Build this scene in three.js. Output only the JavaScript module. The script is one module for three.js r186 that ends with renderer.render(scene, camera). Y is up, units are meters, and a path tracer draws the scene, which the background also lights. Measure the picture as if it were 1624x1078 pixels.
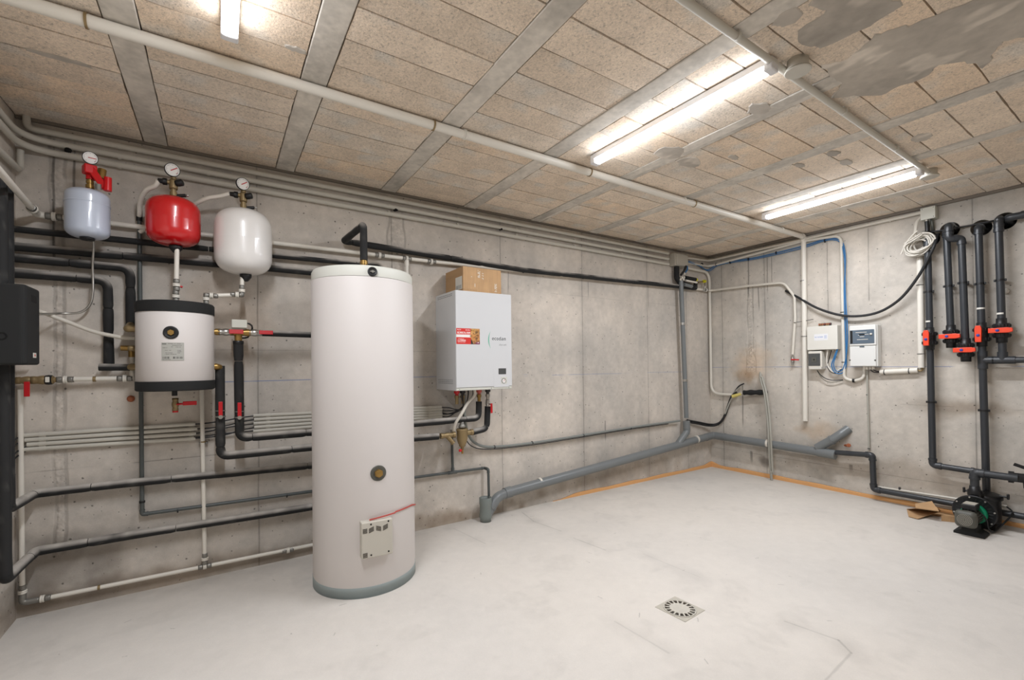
import * as THREE from 'three';
import { RoundedBoxGeometry } from 'three/addons/geometries/RoundedBoxGeometry.js';
import { mergeGeometries } from 'three/addons/utils/BufferGeometryUtils.js';
import { RectAreaLightUniformsLib } from 'three/addons/lights/RectAreaLightUniformsLib.js';

// ---------------------------------------------------------------- camera, light level
const W = 1624, H = 1078;
const scene = new THREE.Scene();
scene.background = new THREE.Color(0x000000);
const FOCAL = 714.286;                                    // in pixels of the 1624 x 1078 frame
const camera = new THREE.PerspectiveCamera(2 * Math.atan(H / 2 / FOCAL) * 180 / Math.PI, W / H, 0.05, 60);
camera.setViewOffset(W, H, 0, -35.015, W, H);             // shift lens, a little vertical rise
{
  const yaw = 0.57578, pitch = 0.00791, roll = -0.011269;
  const f = new THREE.Vector3(Math.sin(yaw) * Math.cos(pitch), Math.sin(pitch), -Math.cos(yaw) * Math.cos(pitch));
  const r = new THREE.Vector3(Math.cos(yaw), 0, Math.sin(yaw)), u = new THREE.Vector3().crossVectors(r, f);
  const r2 = r.clone().multiplyScalar(Math.cos(roll)).addScaledVector(u, Math.sin(roll));
  const u2 = u.clone().multiplyScalar(Math.cos(roll)).addScaledVector(r, -Math.sin(roll));
  camera.position.set(-5.4886, 1.3718, 3.6069);
  camera.quaternion.setFromRotationMatrix(new THREE.Matrix4().makeBasis(r2, u2, f.clone().negate()));
}
const renderer = new THREE.WebGLRenderer({ antialias: true });
renderer.toneMapping = THREE.LinearToneMapping;
renderer.toneMappingExposure = 4.22;
renderer.shadowMap.enabled = true;
RectAreaLightUniformsLib.init();
const LAMP = 49;                                           // radiance of the batten lights
const LAMP_SIDE = 5.5;                                      // radiance of the sides of their bowed covers
const LAMP_TINT = 0xf3f7fe;

// ---------------------------------------------------------------- random numbers and noise
function rng(seed) { let s = seed >>> 0; return () => { s = (s + 0x6D2B79F5) >>> 0; let t = s; t = Math.imul(t ^ (t >>> 15), t | 1); t ^= t + Math.imul(t ^ (t >>> 7), t | 61); return ((t ^ (t >>> 14)) >>> 0) / 4294967296; }; }
function hash2(x, y, s) { let h = Math.imul(x, 374761393) + Math.imul(y, 668265263) + Math.imul(s, 1274126177); h = Math.imul(h ^ (h >>> 13), 1274126177); return ((h ^ (h >>> 16)) >>> 0) / 4294967296; }
function vnoise(x, y, s) {
  const xi = Math.floor(x), yi = Math.floor(y); let fx = x - xi, fy = y - yi; fx = fx * fx * (3 - 2 * fx); fy = fy * fy * (3 - 2 * fy);
  const a = hash2(xi, yi, s), b = hash2(xi + 1, yi, s), c = hash2(xi, yi + 1, s), d = hash2(xi + 1, yi + 1, s);
  return a + (b - a) * fx + (c - a) * fy + (a - b - c + d) * fx * fy;
}
function fbm(x, y, s, o) { let v = 0, a = 0.5, n = 0; for (let i = 0; i < o; i++) { v += a * vnoise(x, y, s + i * 17); n += a; a *= 0.5; x *= 2.03; y *= 2.03; } return v / n; }
const clamp = (x, a = 0, b = 1) => Math.min(b, Math.max(a, x));
const mix = (a, b, t) => a + (b - a) * t;
const sstep = (a, b, x) => { const t = clamp((x - a) / (b - a)); return t * t * (3 - 2 * t); };

// ---------------------------------------------------------------- textures
// paint(x, y) in metres returns [r, g, b (sRGB 0..255), height 0..1]
function makeMaps(wm, hm, pw, ph, paint) {
  const col = new Uint8Array(pw * ph * 4), bmp = new Uint8Array(pw * ph * 4), out = [0, 0, 0, 0];
  for (let j = 0; j < ph; j++) for (let i = 0; i < pw; i++) {
    paint((i + 0.5) / pw * wm, (j + 0.5) / ph * hm, out);
    const k = (j * pw + i) * 4;
    col[k] = clamp(out[0], 0, 255); col[k + 1] = clamp(out[1], 0, 255); col[k + 2] = clamp(out[2], 0, 255); col[k + 3] = 255;
    bmp[k] = bmp[k + 1] = bmp[k + 2] = clamp(out[3] * 255, 0, 255); bmp[k + 3] = 255;
  }
  const mk = (d) => { const t = new THREE.DataTexture(d, pw, ph, THREE.RGBAFormat); t.magFilter = THREE.LinearFilter; t.minFilter = THREE.LinearMipmapLinearFilter; t.generateMipmaps = true; t.wrapS = t.wrapT = THREE.RepeatWrapping; t.needsUpdate = true; return t; };
  const map = mk(col); map.colorSpace = THREE.SRGBColorSpace;
  return { map, bump: mk(bmp) };
}
function printTexture(w, h, draw) {
  const c = document.createElement('canvas'); c.width = w; c.height = h; draw(c.getContext('2d'), w, h);
  const t = new THREE.CanvasTexture(c); t.colorSpace = THREE.SRGBColorSpace; return t;
}

// cast concrete: blotches, pores, seams between formwork panels, rough honeycombed bands, damp stains
function concretePainter(o) {
  const { seed, seams = [], bands = [], stains = [], streaks = [], lines = [], base = [166, 159, 149], w } = o;
  return (x, y, out) => {
    const big = fbm(x * 0.8, y * 0.8, seed, 3), mid = fbm(x * 3.1, y * 2.6, seed + 5, 4), fine = fbm(x * 26, y * 26, seed + 9, 3), grain = hash2(Math.floor(x * 320), Math.floor(y * 320), seed);
    let L = 1 + (big - 0.5) * 0.17 + (mid - 0.5) * 0.17 + (fine - 0.5) * 0.09 + (grain - 0.5) * 0.04, warm = (mid - 0.5) * 6, hgt = 0.6 + (fine - 0.5) * 0.25 + (mid - 0.5) * 0.15;
    // vertical washes left by water on the face
    const wash = fbm(x * 9, y * 0.7, seed + 21, 3); L += (wash - 0.5) * 0.07;
    // pores
    const cx = Math.floor(x * 24), cy = Math.floor(y * 24), hp = hash2(cx, cy, seed + 31);
    if (hp > 0.80) { const px = (cx + 0.2 + 0.6 * hash2(cx, cy, seed + 32)) / 24, py = (cy + 0.2 + 0.6 * hash2(cx, cy, seed + 33)) / 24, rr = 0.0015 + 0.004 * Math.pow(hash2(cx, cy, seed + 34), 3), d = Math.hypot(x - px, y - py); if (d < rr) { L *= 0.62; hgt -= 0.35; } }
    for (const s of seams) { const d = Math.abs(x - s[0] - 0.008 * (fbm(y * 4, s[0], seed + 41, 2) - 0.5)); const on = s.length > 2 ? sstep(s[1] - 0.03, s[1], y) * (1 - sstep(s[2], s[2] + 0.03, y)) : 1; const t = (1 - sstep(0.0015, 0.007, d)) * on * (0.5 + 0.8 * fbm(y * 5, 3, seed + 42, 2)); L *= 1 - 0.17 * t; hgt -= 0.3 * t; const halo = (1 - sstep(0.0, 0.07, d)) * on; L *= 1 - 0.07 * halo * fbm(x * 14, y * 3, seed + 43, 2); }
    for (const b of bands) {                               // [x, half width, y0, y1]
      const e = b[1] * (0.55 + 0.9 * fbm(y * 7, b[0], seed + 51, 3)), d = Math.abs(x - b[0] - 0.02 * (fbm(y * 3, 1, seed + 52, 2) - 0.5)), v = sstep(b[2] - 0.08, b[2], y) * (1 - sstep(b[3], b[3] + 0.08, y));
      const edge = (1 - sstep(0.004, 0.012, Math.abs(d - e))) * v, inn = (1 - sstep(e * 0.8, e, d)) * v;
      L *= 1 - 0.13 * edge * sstep(0.3, 0.6, fbm(x * 5, y * 5, seed + 55, 2)); L *= 1 + inn * ((fbm(x * 60, y * 60, seed + 53, 2) - 0.55) * 0.16); hgt += inn * (fbm(x * 70, y * 70, seed + 54, 2) - 0.6) * 0.8 - edge * 0.3;
    }
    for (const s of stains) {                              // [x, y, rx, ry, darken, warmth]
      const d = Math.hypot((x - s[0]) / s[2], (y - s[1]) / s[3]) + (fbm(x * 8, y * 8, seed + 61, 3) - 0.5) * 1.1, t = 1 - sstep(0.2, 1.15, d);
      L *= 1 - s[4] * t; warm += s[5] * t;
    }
    for (const r of streaks) {                                // [x, y top, length, width] narrow dark vertical streak
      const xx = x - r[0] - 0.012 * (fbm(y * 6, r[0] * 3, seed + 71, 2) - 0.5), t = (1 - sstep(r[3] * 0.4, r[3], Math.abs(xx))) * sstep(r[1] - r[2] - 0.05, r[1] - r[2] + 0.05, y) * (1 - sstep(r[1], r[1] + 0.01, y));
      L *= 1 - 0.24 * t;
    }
    let R = base[0] * L + warm, G = base[1] * L + warm * 0.3, B = base[2] * L - warm * 0.35;
    for (const l of lines) {                               // [y, x0, x1, strength, blue?]
      const d = Math.abs(y - l[0] - 0.006 * (fbm(x * 1.5, 2, seed + 81, 2) - 0.5)), t = (1 - sstep(0.001, 0.004, d)) * l[3] * (x > l[1] && x < l[2] ? 1 : 0) * sstep(0.25, 0.55, fbm(x * 7, 5, seed + 82, 2));
      if (l[4]) { R = mix(R, 92, t); G = mix(G, 112, t); B = mix(B, 170, t); } else { R *= 1 - 0.3 * t; G *= 1 - 0.3 * t; B *= 1 - 0.3 * t; hgt -= 0.2 * t; }
    }
    out[0] = R; out[1] = G; out[2] = B; out[3] = clamp(hgt);
  };
}

// ---------------------------------------------------------------- materials
const M = {};
function std(o) { return new THREE.MeshStandardMaterial(o); }
function plain(color, rough, extra = {}) { return std({ color, roughness: rough, ...extra }); }
M.whitePipe = plain(0xe4dfd4, 0.38);
M.pexPipe = plain(0xdcd6ca, 0.45);
M.conduit = plain(0xc9c5ba, 0.5);
M.conduitLight = plain(0xd9d4c9, 0.5);
M.darkPvc = plain(0x33363a, 0.34);
M.blackPlastic = plain(0x17181a, 0.42);
M.blackMatt = plain(0x1b1c1c, 0.85);
M.greyPvc = plain(0x75797a, 0.36);
M.slatePvc = plain(0x4c5150, 0.4);
M.drainCup = plain(0x7b827e, 0.42);
M.brass = plain(0xa3834a, 0.38, { metalness: 0.7 });
M.bronze = plain(0x94805c, 0.45, { metalness: 0.5 });
M.steel = plain(0xb9b7b2, 0.3, { metalness: 0.9 });
M.dullSteel = plain(0x8e8c86, 0.45, { metalness: 0.6 });
M.redLever = plain(0xc0161f, 0.4);
M.redBright = plain(0xd3121a, 0.3);
M.orangeLever = plain(0xe8431f, 0.42);
M.bluePlug = plain(0x2b3f9a, 0.4);
M.yellow = plain(0xd8cf2a, 0.5);
M.straw = plain(0xd9c873, 0.6);
M.blueCable = plain(0x2f74ac, 0.45);
M.blackCable = plain(0x1f2022, 0.5);
M.whiteCable = plain(0xd9d4c9, 0.5);
M.redCable = plain(0xc0564c, 0.5);
M.greyHose = plain(0xa9a79d, 0.55);
M.conduitDark = plain(0x7f837f, 0.5);
M.jacket = plain(0xd6d0cc, 0.55);
M.lid = plain(0xd3d3ca, 0.5);
M.baseBand = plain(0x9ba7a8, 0.5);
M.enamel = new THREE.MeshPhysicalMaterial({ color: 0xd2d3d4, roughness: 0.32, clearcoat: 0.3, clearcoatRoughness: 0.2 });
M.enamelSeam = plain(0x8d8f90, 0.5);
M.vesselBlue = new THREE.MeshPhysicalMaterial({ color: 0xc3ccdc, roughness: 0.28, clearcoat: 0.8, clearcoatRoughness: 0.08 });
M.vesselRed = new THREE.MeshPhysicalMaterial({ color: 0xcb0d14, roughness: 0.28, clearcoat: 0.8, clearcoatRoughness: 0.08 });
M.vesselWhite = new THREE.MeshPhysicalMaterial({ color: 0xe7e4e0, roughness: 0.28, clearcoat: 0.8, clearcoatRoughness: 0.08 });
M.panelWhite = plain(0xdedbd2, 0.45);
M.controllerWhite = plain(0xe0e0dc, 0.4);
M.boxGrey = plain(0xb6b1a5, 0.55);
M.boxPale = plain(0xcfcfc4, 0.5);
M.smokedWindow = new THREE.MeshPhysicalMaterial({ color: 0x5d6b78, roughness: 0.12, clearcoat: 0.6 });
M.darkWindow = new THREE.MeshPhysicalMaterial({ color: 0x4c4e4e, roughness: 0.15, clearcoat: 0.6 });
M.controlBox = plain(0xc3beb2, 0.5);
M.rust = plain(0xa5603f, 0.7);
M.green = plain(0x0a8a63, 0.38);
M.pumpGrey = plain(0x56564f, 0.5);
M.foamStrip = plain(0xdca56c, 0.8);
M.void = plain(0x0c0c0b, 1);
M.lampBody = plain(0xe6e6e8, 0.4);
M.lampGlow = std({ color: 0xffffff, roughness: 0.6, emissive: new THREE.Color(LAMP_TINT), emissiveIntensity: 2 });
M.mortar = plain(0x9b9389, 0.9);
M.dust = plain(0xb8ad9f, 1);
M.foam = std({ color: 0xffffff, roughness: 0.82, vertexColors: true });

// ---------------------------------------------------------------- geometry helpers
const V3 = (a) => new THREE.Vector3(a[0], a[1], a[2]);
const UP = new THREE.Vector3(0, 1, 0);
function clean(g) {                                        // same attributes everywhere, so that pieces can be joined
  const n = g.index ? g.toNonIndexed() : g;
  for (const k of Object.keys(n.attributes)) if (!['position', 'normal', 'uv'].includes(k)) n.deleteAttribute(k);
  if (!n.attributes.uv) n.setAttribute('uv', new THREE.BufferAttribute(new Float32Array(n.attributes.position.count * 2), 2));
  return n;
}
const join = (...gs) => mergeGeometries(gs.flat().map(clean));
function aim(g, from, dir) { g.applyQuaternion(new THREE.Quaternion().setFromUnitVectors(UP, V3(dir).normalize())); return g.translate(from[0], from[1], from[2]); }
function rod(a, b, r0, r1 = r0, seg = 20) {                // solid cylinder or cone from a to b
  const d = V3(b).sub(V3(a)), g = new THREE.CylinderGeometry(r1, r0, d.length(), seg); g.translate(0, d.length() / 2, 0);
  return aim(g, a, [d.x, d.y, d.z]);
}
function turned(profile, from, dir = [0, 1, 0], seg = 28) { return aim(new THREE.LatheGeometry(profile.map(([r, y]) => new THREE.Vector2(r, y)), seg), from, dir); }
function bar(c, s, bevel = 0.003, turn = 0) {
  const g = new RoundedBoxGeometry(s[0], s[1], s[2], 2, Math.min(bevel, Math.min(...s) * 0.45)); if (turn) g.rotateY(turn);
  return g.translate(c[0], c[1], c[2]);
}
function along(a, d, t) { const l = Math.hypot(...d); return [a[0] + d[0] / l * t, a[1] + d[1] / l * t, a[2] + d[2] / l * t]; }
// polyline with rounded corners, resampled
function rounded(pts, bend) {
  const P = pts.map(V3), out = [P[0].clone()];
  for (let i = 1; i < P.length - 1; i++) {
    const a = P[i - 1].clone().sub(P[i]), b = P[i + 1].clone().sub(P[i]), la = a.length(), lb = b.length(); a.normalize(); b.normalize();
    const ang = Math.acos(clamp(a.dot(b), -1, 1));
    if (Math.PI - ang < 0.03) { out.push(P[i].clone()); continue; }
    let t = bend / Math.tan(ang / 2); t = Math.min(t, la * 0.48, lb * 0.48);
    const p0 = P[i].clone().addScaledVector(a, t), p2 = P[i].clone().addScaledVector(b, t), n = Math.max(4, Math.ceil((Math.PI - ang) / 0.16));
    for (let k = 0; k <= n; k++) {                         // arc through the corner
      const s = k / n, q = p0.clone().multiplyScalar((1 - s) * (1 - s)).addScaledVector(P[i], 2 * s * (1 - s)).addScaledVector(p2, s * s); out.push(q);
    }
  }
  out.push(P[P.length - 1].clone()); return out;
}
function resample(poly, step) {
  const out = [poly[0]];
  for (let i = 1; i < poly.length; i++) { const n = Math.max(1, Math.ceil(poly[i].distanceTo(poly[i - 1]) / step)); for (let k = 1; k <= n; k++) out.push(poly[i - 1].clone().lerp(poly[i], k / n)); }
  return out;
}
function smooth(pts, step = 0.02) { const c = new THREE.CatmullRomCurve3(pts.map(V3), false, 'centripetal'), n = Math.max(8, Math.ceil(c.getLength() / step)); return c.getSpacedPoints(n); }
// sweep a circle along a list of points; dusty: foam colours with builders' dust lying on its upper side
function sweep(P, r, seg = 14, dusty = null) {
  const n = P.length, rad = typeof r === 'function' ? r : () => r, T = P.map((_, i) => P[Math.min(n - 1, i + 1)].clone().sub(P[Math.max(0, i - 1)]).normalize());
  let N = new THREE.Vector3(0, 1, 0); if (Math.abs(T[0].y) > 0.9) N.set(1, 0, 0); N.addScaledVector(T[0], -N.dot(T[0])).normalize();
  const pos = [], nor = [], uv = [], col = [], idx = []; let s = 0;
  const put = (p, nn, u, v) => {
    pos.push(p.x, p.y, p.z); nor.push(nn.x, nn.y, nn.z); uv.push(u, v);
    if (dusty) { const k = dusty.seed, a = fbm(p.x * 5 + p.y * 3, p.z * 5 + p.y * 2, k, 3), b = fbm(p.x * 40, p.z * 40 + p.y * 40, k + 7, 2); const d = clamp(sstep(-0.05, 0.75, nn.y) * sstep(0.62 - dusty.amount, 1.0 - dusty.amount, a) * (0.55 + 0.7 * b) + sstep(0.70, 0.78, b) * 0.10 * dusty.amount); col.push(mix(0.0105, 0.5, d), mix(0.011, 0.465, d), mix(0.0115, 0.42, d)); }
  };
  for (let i = 0; i < n; i++) {
    if (i) { s += P[i].distanceTo(P[i - 1]); N.addScaledVector(T[i], -N.dot(T[i])).normalize(); }
    const Bn = new THREE.Vector3().crossVectors(T[i], N), ri = rad(s, i / (n - 1));
    for (let k = 0; k <= seg; k++) { const a = k / seg * Math.PI * 2, d = N.clone().multiplyScalar(Math.cos(a)).addScaledVector(Bn, Math.sin(a)); put(P[i].clone().addScaledVector(d, ri), d, s, k / seg); }
    if (i) for (let k = 0; k < seg; k++) { const a = (i - 1) * (seg + 1) + k, b = a + seg + 1; idx.push(a, a + 1, b, b, a + 1, b + 1); }
  }
  for (const e of [0, n - 1]) {                            // end caps
    const c0 = pos.length / 3, nn = T[e].clone().multiplyScalar(e ? 1 : -1); put(P[e], nn, 0, 0);
    for (let k = 0; k <= seg; k++) { const q = e * (seg + 1) + k; put(new THREE.Vector3(pos[q * 3], pos[q * 3 + 1], pos[q * 3 + 2]), nn, 0, 0); }
    for (let k = 0; k < seg; k++) e ? idx.push(c0, c0 + 2 + k, c0 + 1 + k) : idx.push(c0, c0 + 1 + k, c0 + 2 + k);
  }
  // winding: make faces agree with the normals
  const g = new THREE.BufferGeometry();
  for (let t = 0; t < idx.length; t += 3) {
    const [a, b, c] = [idx[t], idx[t + 1], idx[t + 2]].map((q) => new THREE.Vector3(pos[q * 3], pos[q * 3 + 1], pos[q * 3 + 2])), q = idx[t] * 3;
    const f = b.sub(a).cross(c.sub(a)); if (f.x * nor[q] + f.y * nor[q + 1] + f.z * nor[q + 2] < 0) { const w = idx[t + 1]; idx[t + 1] = idx[t + 2]; idx[t + 2] = w; }
  }
  g.setAttribute('position', new THREE.Float32BufferAttribute(pos, 3)); g.setAttribute('normal', new THREE.Float32BufferAttribute(nor, 3)); g.setAttribute('uv', new THREE.Float32BufferAttribute(uv, 2));
  if (dusty) g.setAttribute('color', new THREE.Float32BufferAttribute(col, 3));
  g.setIndex(idx); return g;
}
const tube = (pts, r, bend = 0.05, seg = 12) => sweep(rounded(pts, bend), r, seg);
const cable = (pts, r, seg = 8) => sweep(smooth(pts), r, seg);

// ---------------------------------------------------------------- naming
const used = {};
function numbered(name) { const k = used[name] = (used[name] ?? -1) + 1; return k ? `${name}_${String(k).padStart(3, '0')}` : name; }
function thing(name, label, category, at, group) {
  const o = new THREE.Group(); o.name = numbered(name); o.position.set(...at); scene.add(o);
  o.userData = { label, category }; if (group) o.userData.group = group; return o;
}
function structure(name, parent = scene) { const o = new THREE.Group(); o.name = name; if (parent === scene) o.userData.kind = 'structure'; parent.add(o); return o; }
function originOf(o) { const p = new THREE.Vector3(); for (let q = o; q && q !== scene; q = q.parent) p.add(q.position); return p; }
// a part whose geometry is given in the room's own metres
function part(parent, name, g, mat, label) {
  const b = originOf(parent); g.translate(-b.x, -b.y, -b.z);
  const m = new THREE.Mesh(g, mat); m.name = name; m.castShadow = m.receiveShadow = true; parent.add(m); if (label) m.userData.label = label; return m;
}
function single(name, label, category, g, mat, at, group) {  // a thing that is one mesh
  g.translate(-at[0], -at[1], -at[2]); const m = new THREE.Mesh(g, mat); m.name = numbered(name); m.position.set(...at); m.castShadow = m.receiveShadow = true; scene.add(m);
  m.userData = { label, category }; if (group) m.userData.group = group; return m;
}
function planarUv(g, a, b, la, lb, a0 = 0, b0 = 0) {         // texture laid on in metres along two room axes
  const p = g.attributes.position, uv = new Float32Array(p.count * 2);
  for (let i = 0; i < p.count; i++) { uv[i * 2] = (p.getComponent(i, a) - a0) / la; uv[i * 2 + 1] = (p.getComponent(i, b) - b0) / lb; }
  g.setAttribute('uv', new THREE.BufferAttribute(uv, 2)); return g;
}

// ---------------------------------------------------------------- the room: x from -6.44 to 0, z from 0 to 4.6, ceiling at 2.8
const X0 = -6.44, ZN = 4.6, HC = 2.8;
const seamA = [[-5.265, 1.302, 0], [-3.266, 1.49, 0], [-2.246, 1.227, 0], [-1.222, 1.201, 0], [-0.482, 1.183, 0]].map((q) => [q[0] - X0]);
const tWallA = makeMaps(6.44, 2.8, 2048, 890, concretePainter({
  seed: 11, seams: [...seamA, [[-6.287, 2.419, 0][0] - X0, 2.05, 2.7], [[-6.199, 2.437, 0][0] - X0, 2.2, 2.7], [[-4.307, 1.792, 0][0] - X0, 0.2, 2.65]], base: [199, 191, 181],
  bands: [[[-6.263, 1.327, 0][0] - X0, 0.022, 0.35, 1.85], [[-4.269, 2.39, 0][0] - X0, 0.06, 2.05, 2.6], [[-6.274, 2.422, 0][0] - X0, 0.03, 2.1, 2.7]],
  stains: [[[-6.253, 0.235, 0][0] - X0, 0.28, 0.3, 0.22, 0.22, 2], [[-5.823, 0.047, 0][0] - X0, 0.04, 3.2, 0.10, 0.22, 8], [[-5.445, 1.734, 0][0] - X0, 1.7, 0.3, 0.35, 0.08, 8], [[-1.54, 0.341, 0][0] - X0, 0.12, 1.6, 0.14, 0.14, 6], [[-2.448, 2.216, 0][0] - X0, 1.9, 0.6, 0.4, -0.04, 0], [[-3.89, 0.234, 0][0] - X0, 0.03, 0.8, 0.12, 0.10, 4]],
  streaks: [[[-6.287, 2.492, 0][0] - X0, 2.6, 0.6, 0.008], [[-6.199, 2.511, 0][0] - X0, 2.6, 0.35, 0.007], [[-2.157, 2.242, 0][0] - X0, 2.26, 0.15, 0.006], [[-3.179, 2.211, 0][0] - X0, 2.26, 0.18, 0.006], [[-1.2, 2.29, 0][0] - X0, 2.3, 0.25, 0.006], [[-1.934, 0.595, 0][0] - X0, 0.75, 0.2, 0.012]],
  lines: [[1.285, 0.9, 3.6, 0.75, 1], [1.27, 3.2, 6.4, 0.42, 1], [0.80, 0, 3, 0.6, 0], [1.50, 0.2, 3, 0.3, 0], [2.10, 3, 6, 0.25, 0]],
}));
const tWallB = makeMaps(4.6, 2.8, 1536, 936, concretePainter({
  seed: 29, base: [197, 190, 180], seams: [[[0, 1.94, 0.734][2]], [[0, 2.417, 1.403][2], 1.9, 2.7], [[0, 1.995, 0.185][2]], [[0, 1.216, 2.519][2]], [[0, 2.155, 1.769][2], 2.0, 2.7]],
  bands: [[[0, 2.113, 0.56][2], 0.03, 1.5, 2.3], [[0, 1.492, 0.551][2], 0.06, 1.3, 1.6]],
  stains: [[[0, 1.259, 0.586][2], 1.36, 0.26, 0.26, 0.06, 16], [[0, 1.022, 0.464][2], 1.2, 0.12, 0.1, 0.16, 10], [[0, 0.758, 0.602][2], 1.0, 0.2, 0.3, 0.12, 2], [[0, 0.575, 1.302][2], 0.62, 0.26, 0.12, 0.10, 14], [[0, 0.332, 1.856][2], 0.30, 1.6, 0.16, 0.13, 5], [[0, 0.239, 0.722][2], 0.2, 0.1, 0.07, 0.3, 2], [[0, 0.985, 2.326][2], 0.95, 0.4, 0.1, 0.12, 4], [[0, 0.946, 2.565][2], 0.95, 0.4, 0.06, 0.12, 4]],
  streaks: [[[0, 2.505, 0.543][2], 2.65, 0.45, 0.012], [[0, 2.464, 0.771][2], 2.62, 0.4, 0.007], [[0, 2.454, 0.823][2], 2.62, 0.3, 0.006], [[0, 2.215, 0.663][2], 2.28, 0.25, 0.01], [[0, 0.863, 0.445][2], 1.1, 0.5, 0.012], [[0, 0.21, 0.546][2], 0.28, 0.12, 0.02], [[0, 0.251, 1.59][2], 0.3, 0.05, 0.022]],
  lines: [[1.32, 0.0, 4.6, 0.6, 1], [0.96, 2.0, 4.6, 0.4, 0], [0.26, 0, 4.6, 0.5, 0]],
}));
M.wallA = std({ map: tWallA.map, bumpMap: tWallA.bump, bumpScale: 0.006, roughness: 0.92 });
M.wallB = std({ map: tWallB.map, bumpMap: tWallB.bump, bumpScale: 0.006, roughness: 0.92 });
{
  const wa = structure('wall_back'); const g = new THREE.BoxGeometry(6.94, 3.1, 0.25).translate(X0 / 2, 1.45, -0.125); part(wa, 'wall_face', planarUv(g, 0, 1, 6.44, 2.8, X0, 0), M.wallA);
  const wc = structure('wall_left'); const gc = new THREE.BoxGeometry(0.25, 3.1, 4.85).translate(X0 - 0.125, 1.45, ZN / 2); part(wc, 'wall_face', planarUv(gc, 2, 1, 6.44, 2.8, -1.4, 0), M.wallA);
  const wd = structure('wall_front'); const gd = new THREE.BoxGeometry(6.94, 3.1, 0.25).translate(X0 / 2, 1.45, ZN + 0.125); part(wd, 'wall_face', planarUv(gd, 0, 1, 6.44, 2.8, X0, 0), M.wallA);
  // right wall with the four round cores drilled for the pool pipes
  const wb = structure('wall_right'), sh = new THREE.Shape([[-0.25, -0.1], [ZN + 0.25, -0.1], [ZN + 0.25, 3], [-0.25, 3]].map((q) => new THREE.Vector2(...q)));
  for (const [z, y, r] of [[2.247, 2.485, 0.062], [2.373, 2.542, 0.068], [2.572, 2.508, 0.068], [2.712, 2.528, 0.07]]) { const h = new THREE.Path(); h.absarc(z, y, r, 0, Math.PI * 2, true); sh.holes.push(h); }
  const g2 = new THREE.ExtrudeGeometry(sh, { depth: 0.2, bevelEnabled: false, curveSegments: 28 }); g2.rotateY(-Math.PI / 2).translate(0.2, 0, 0);   // shape x runs along z
  planarUv(g2, 2, 1, 4.6, 2.8); part(wb, 'wall_face', g2, M.wallB);
  part(wb, 'core_backing', new THREE.BoxGeometry(0.05, 0.4, 0.8).translate(0.226, 2.5, 2.5), M.void);
}
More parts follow.
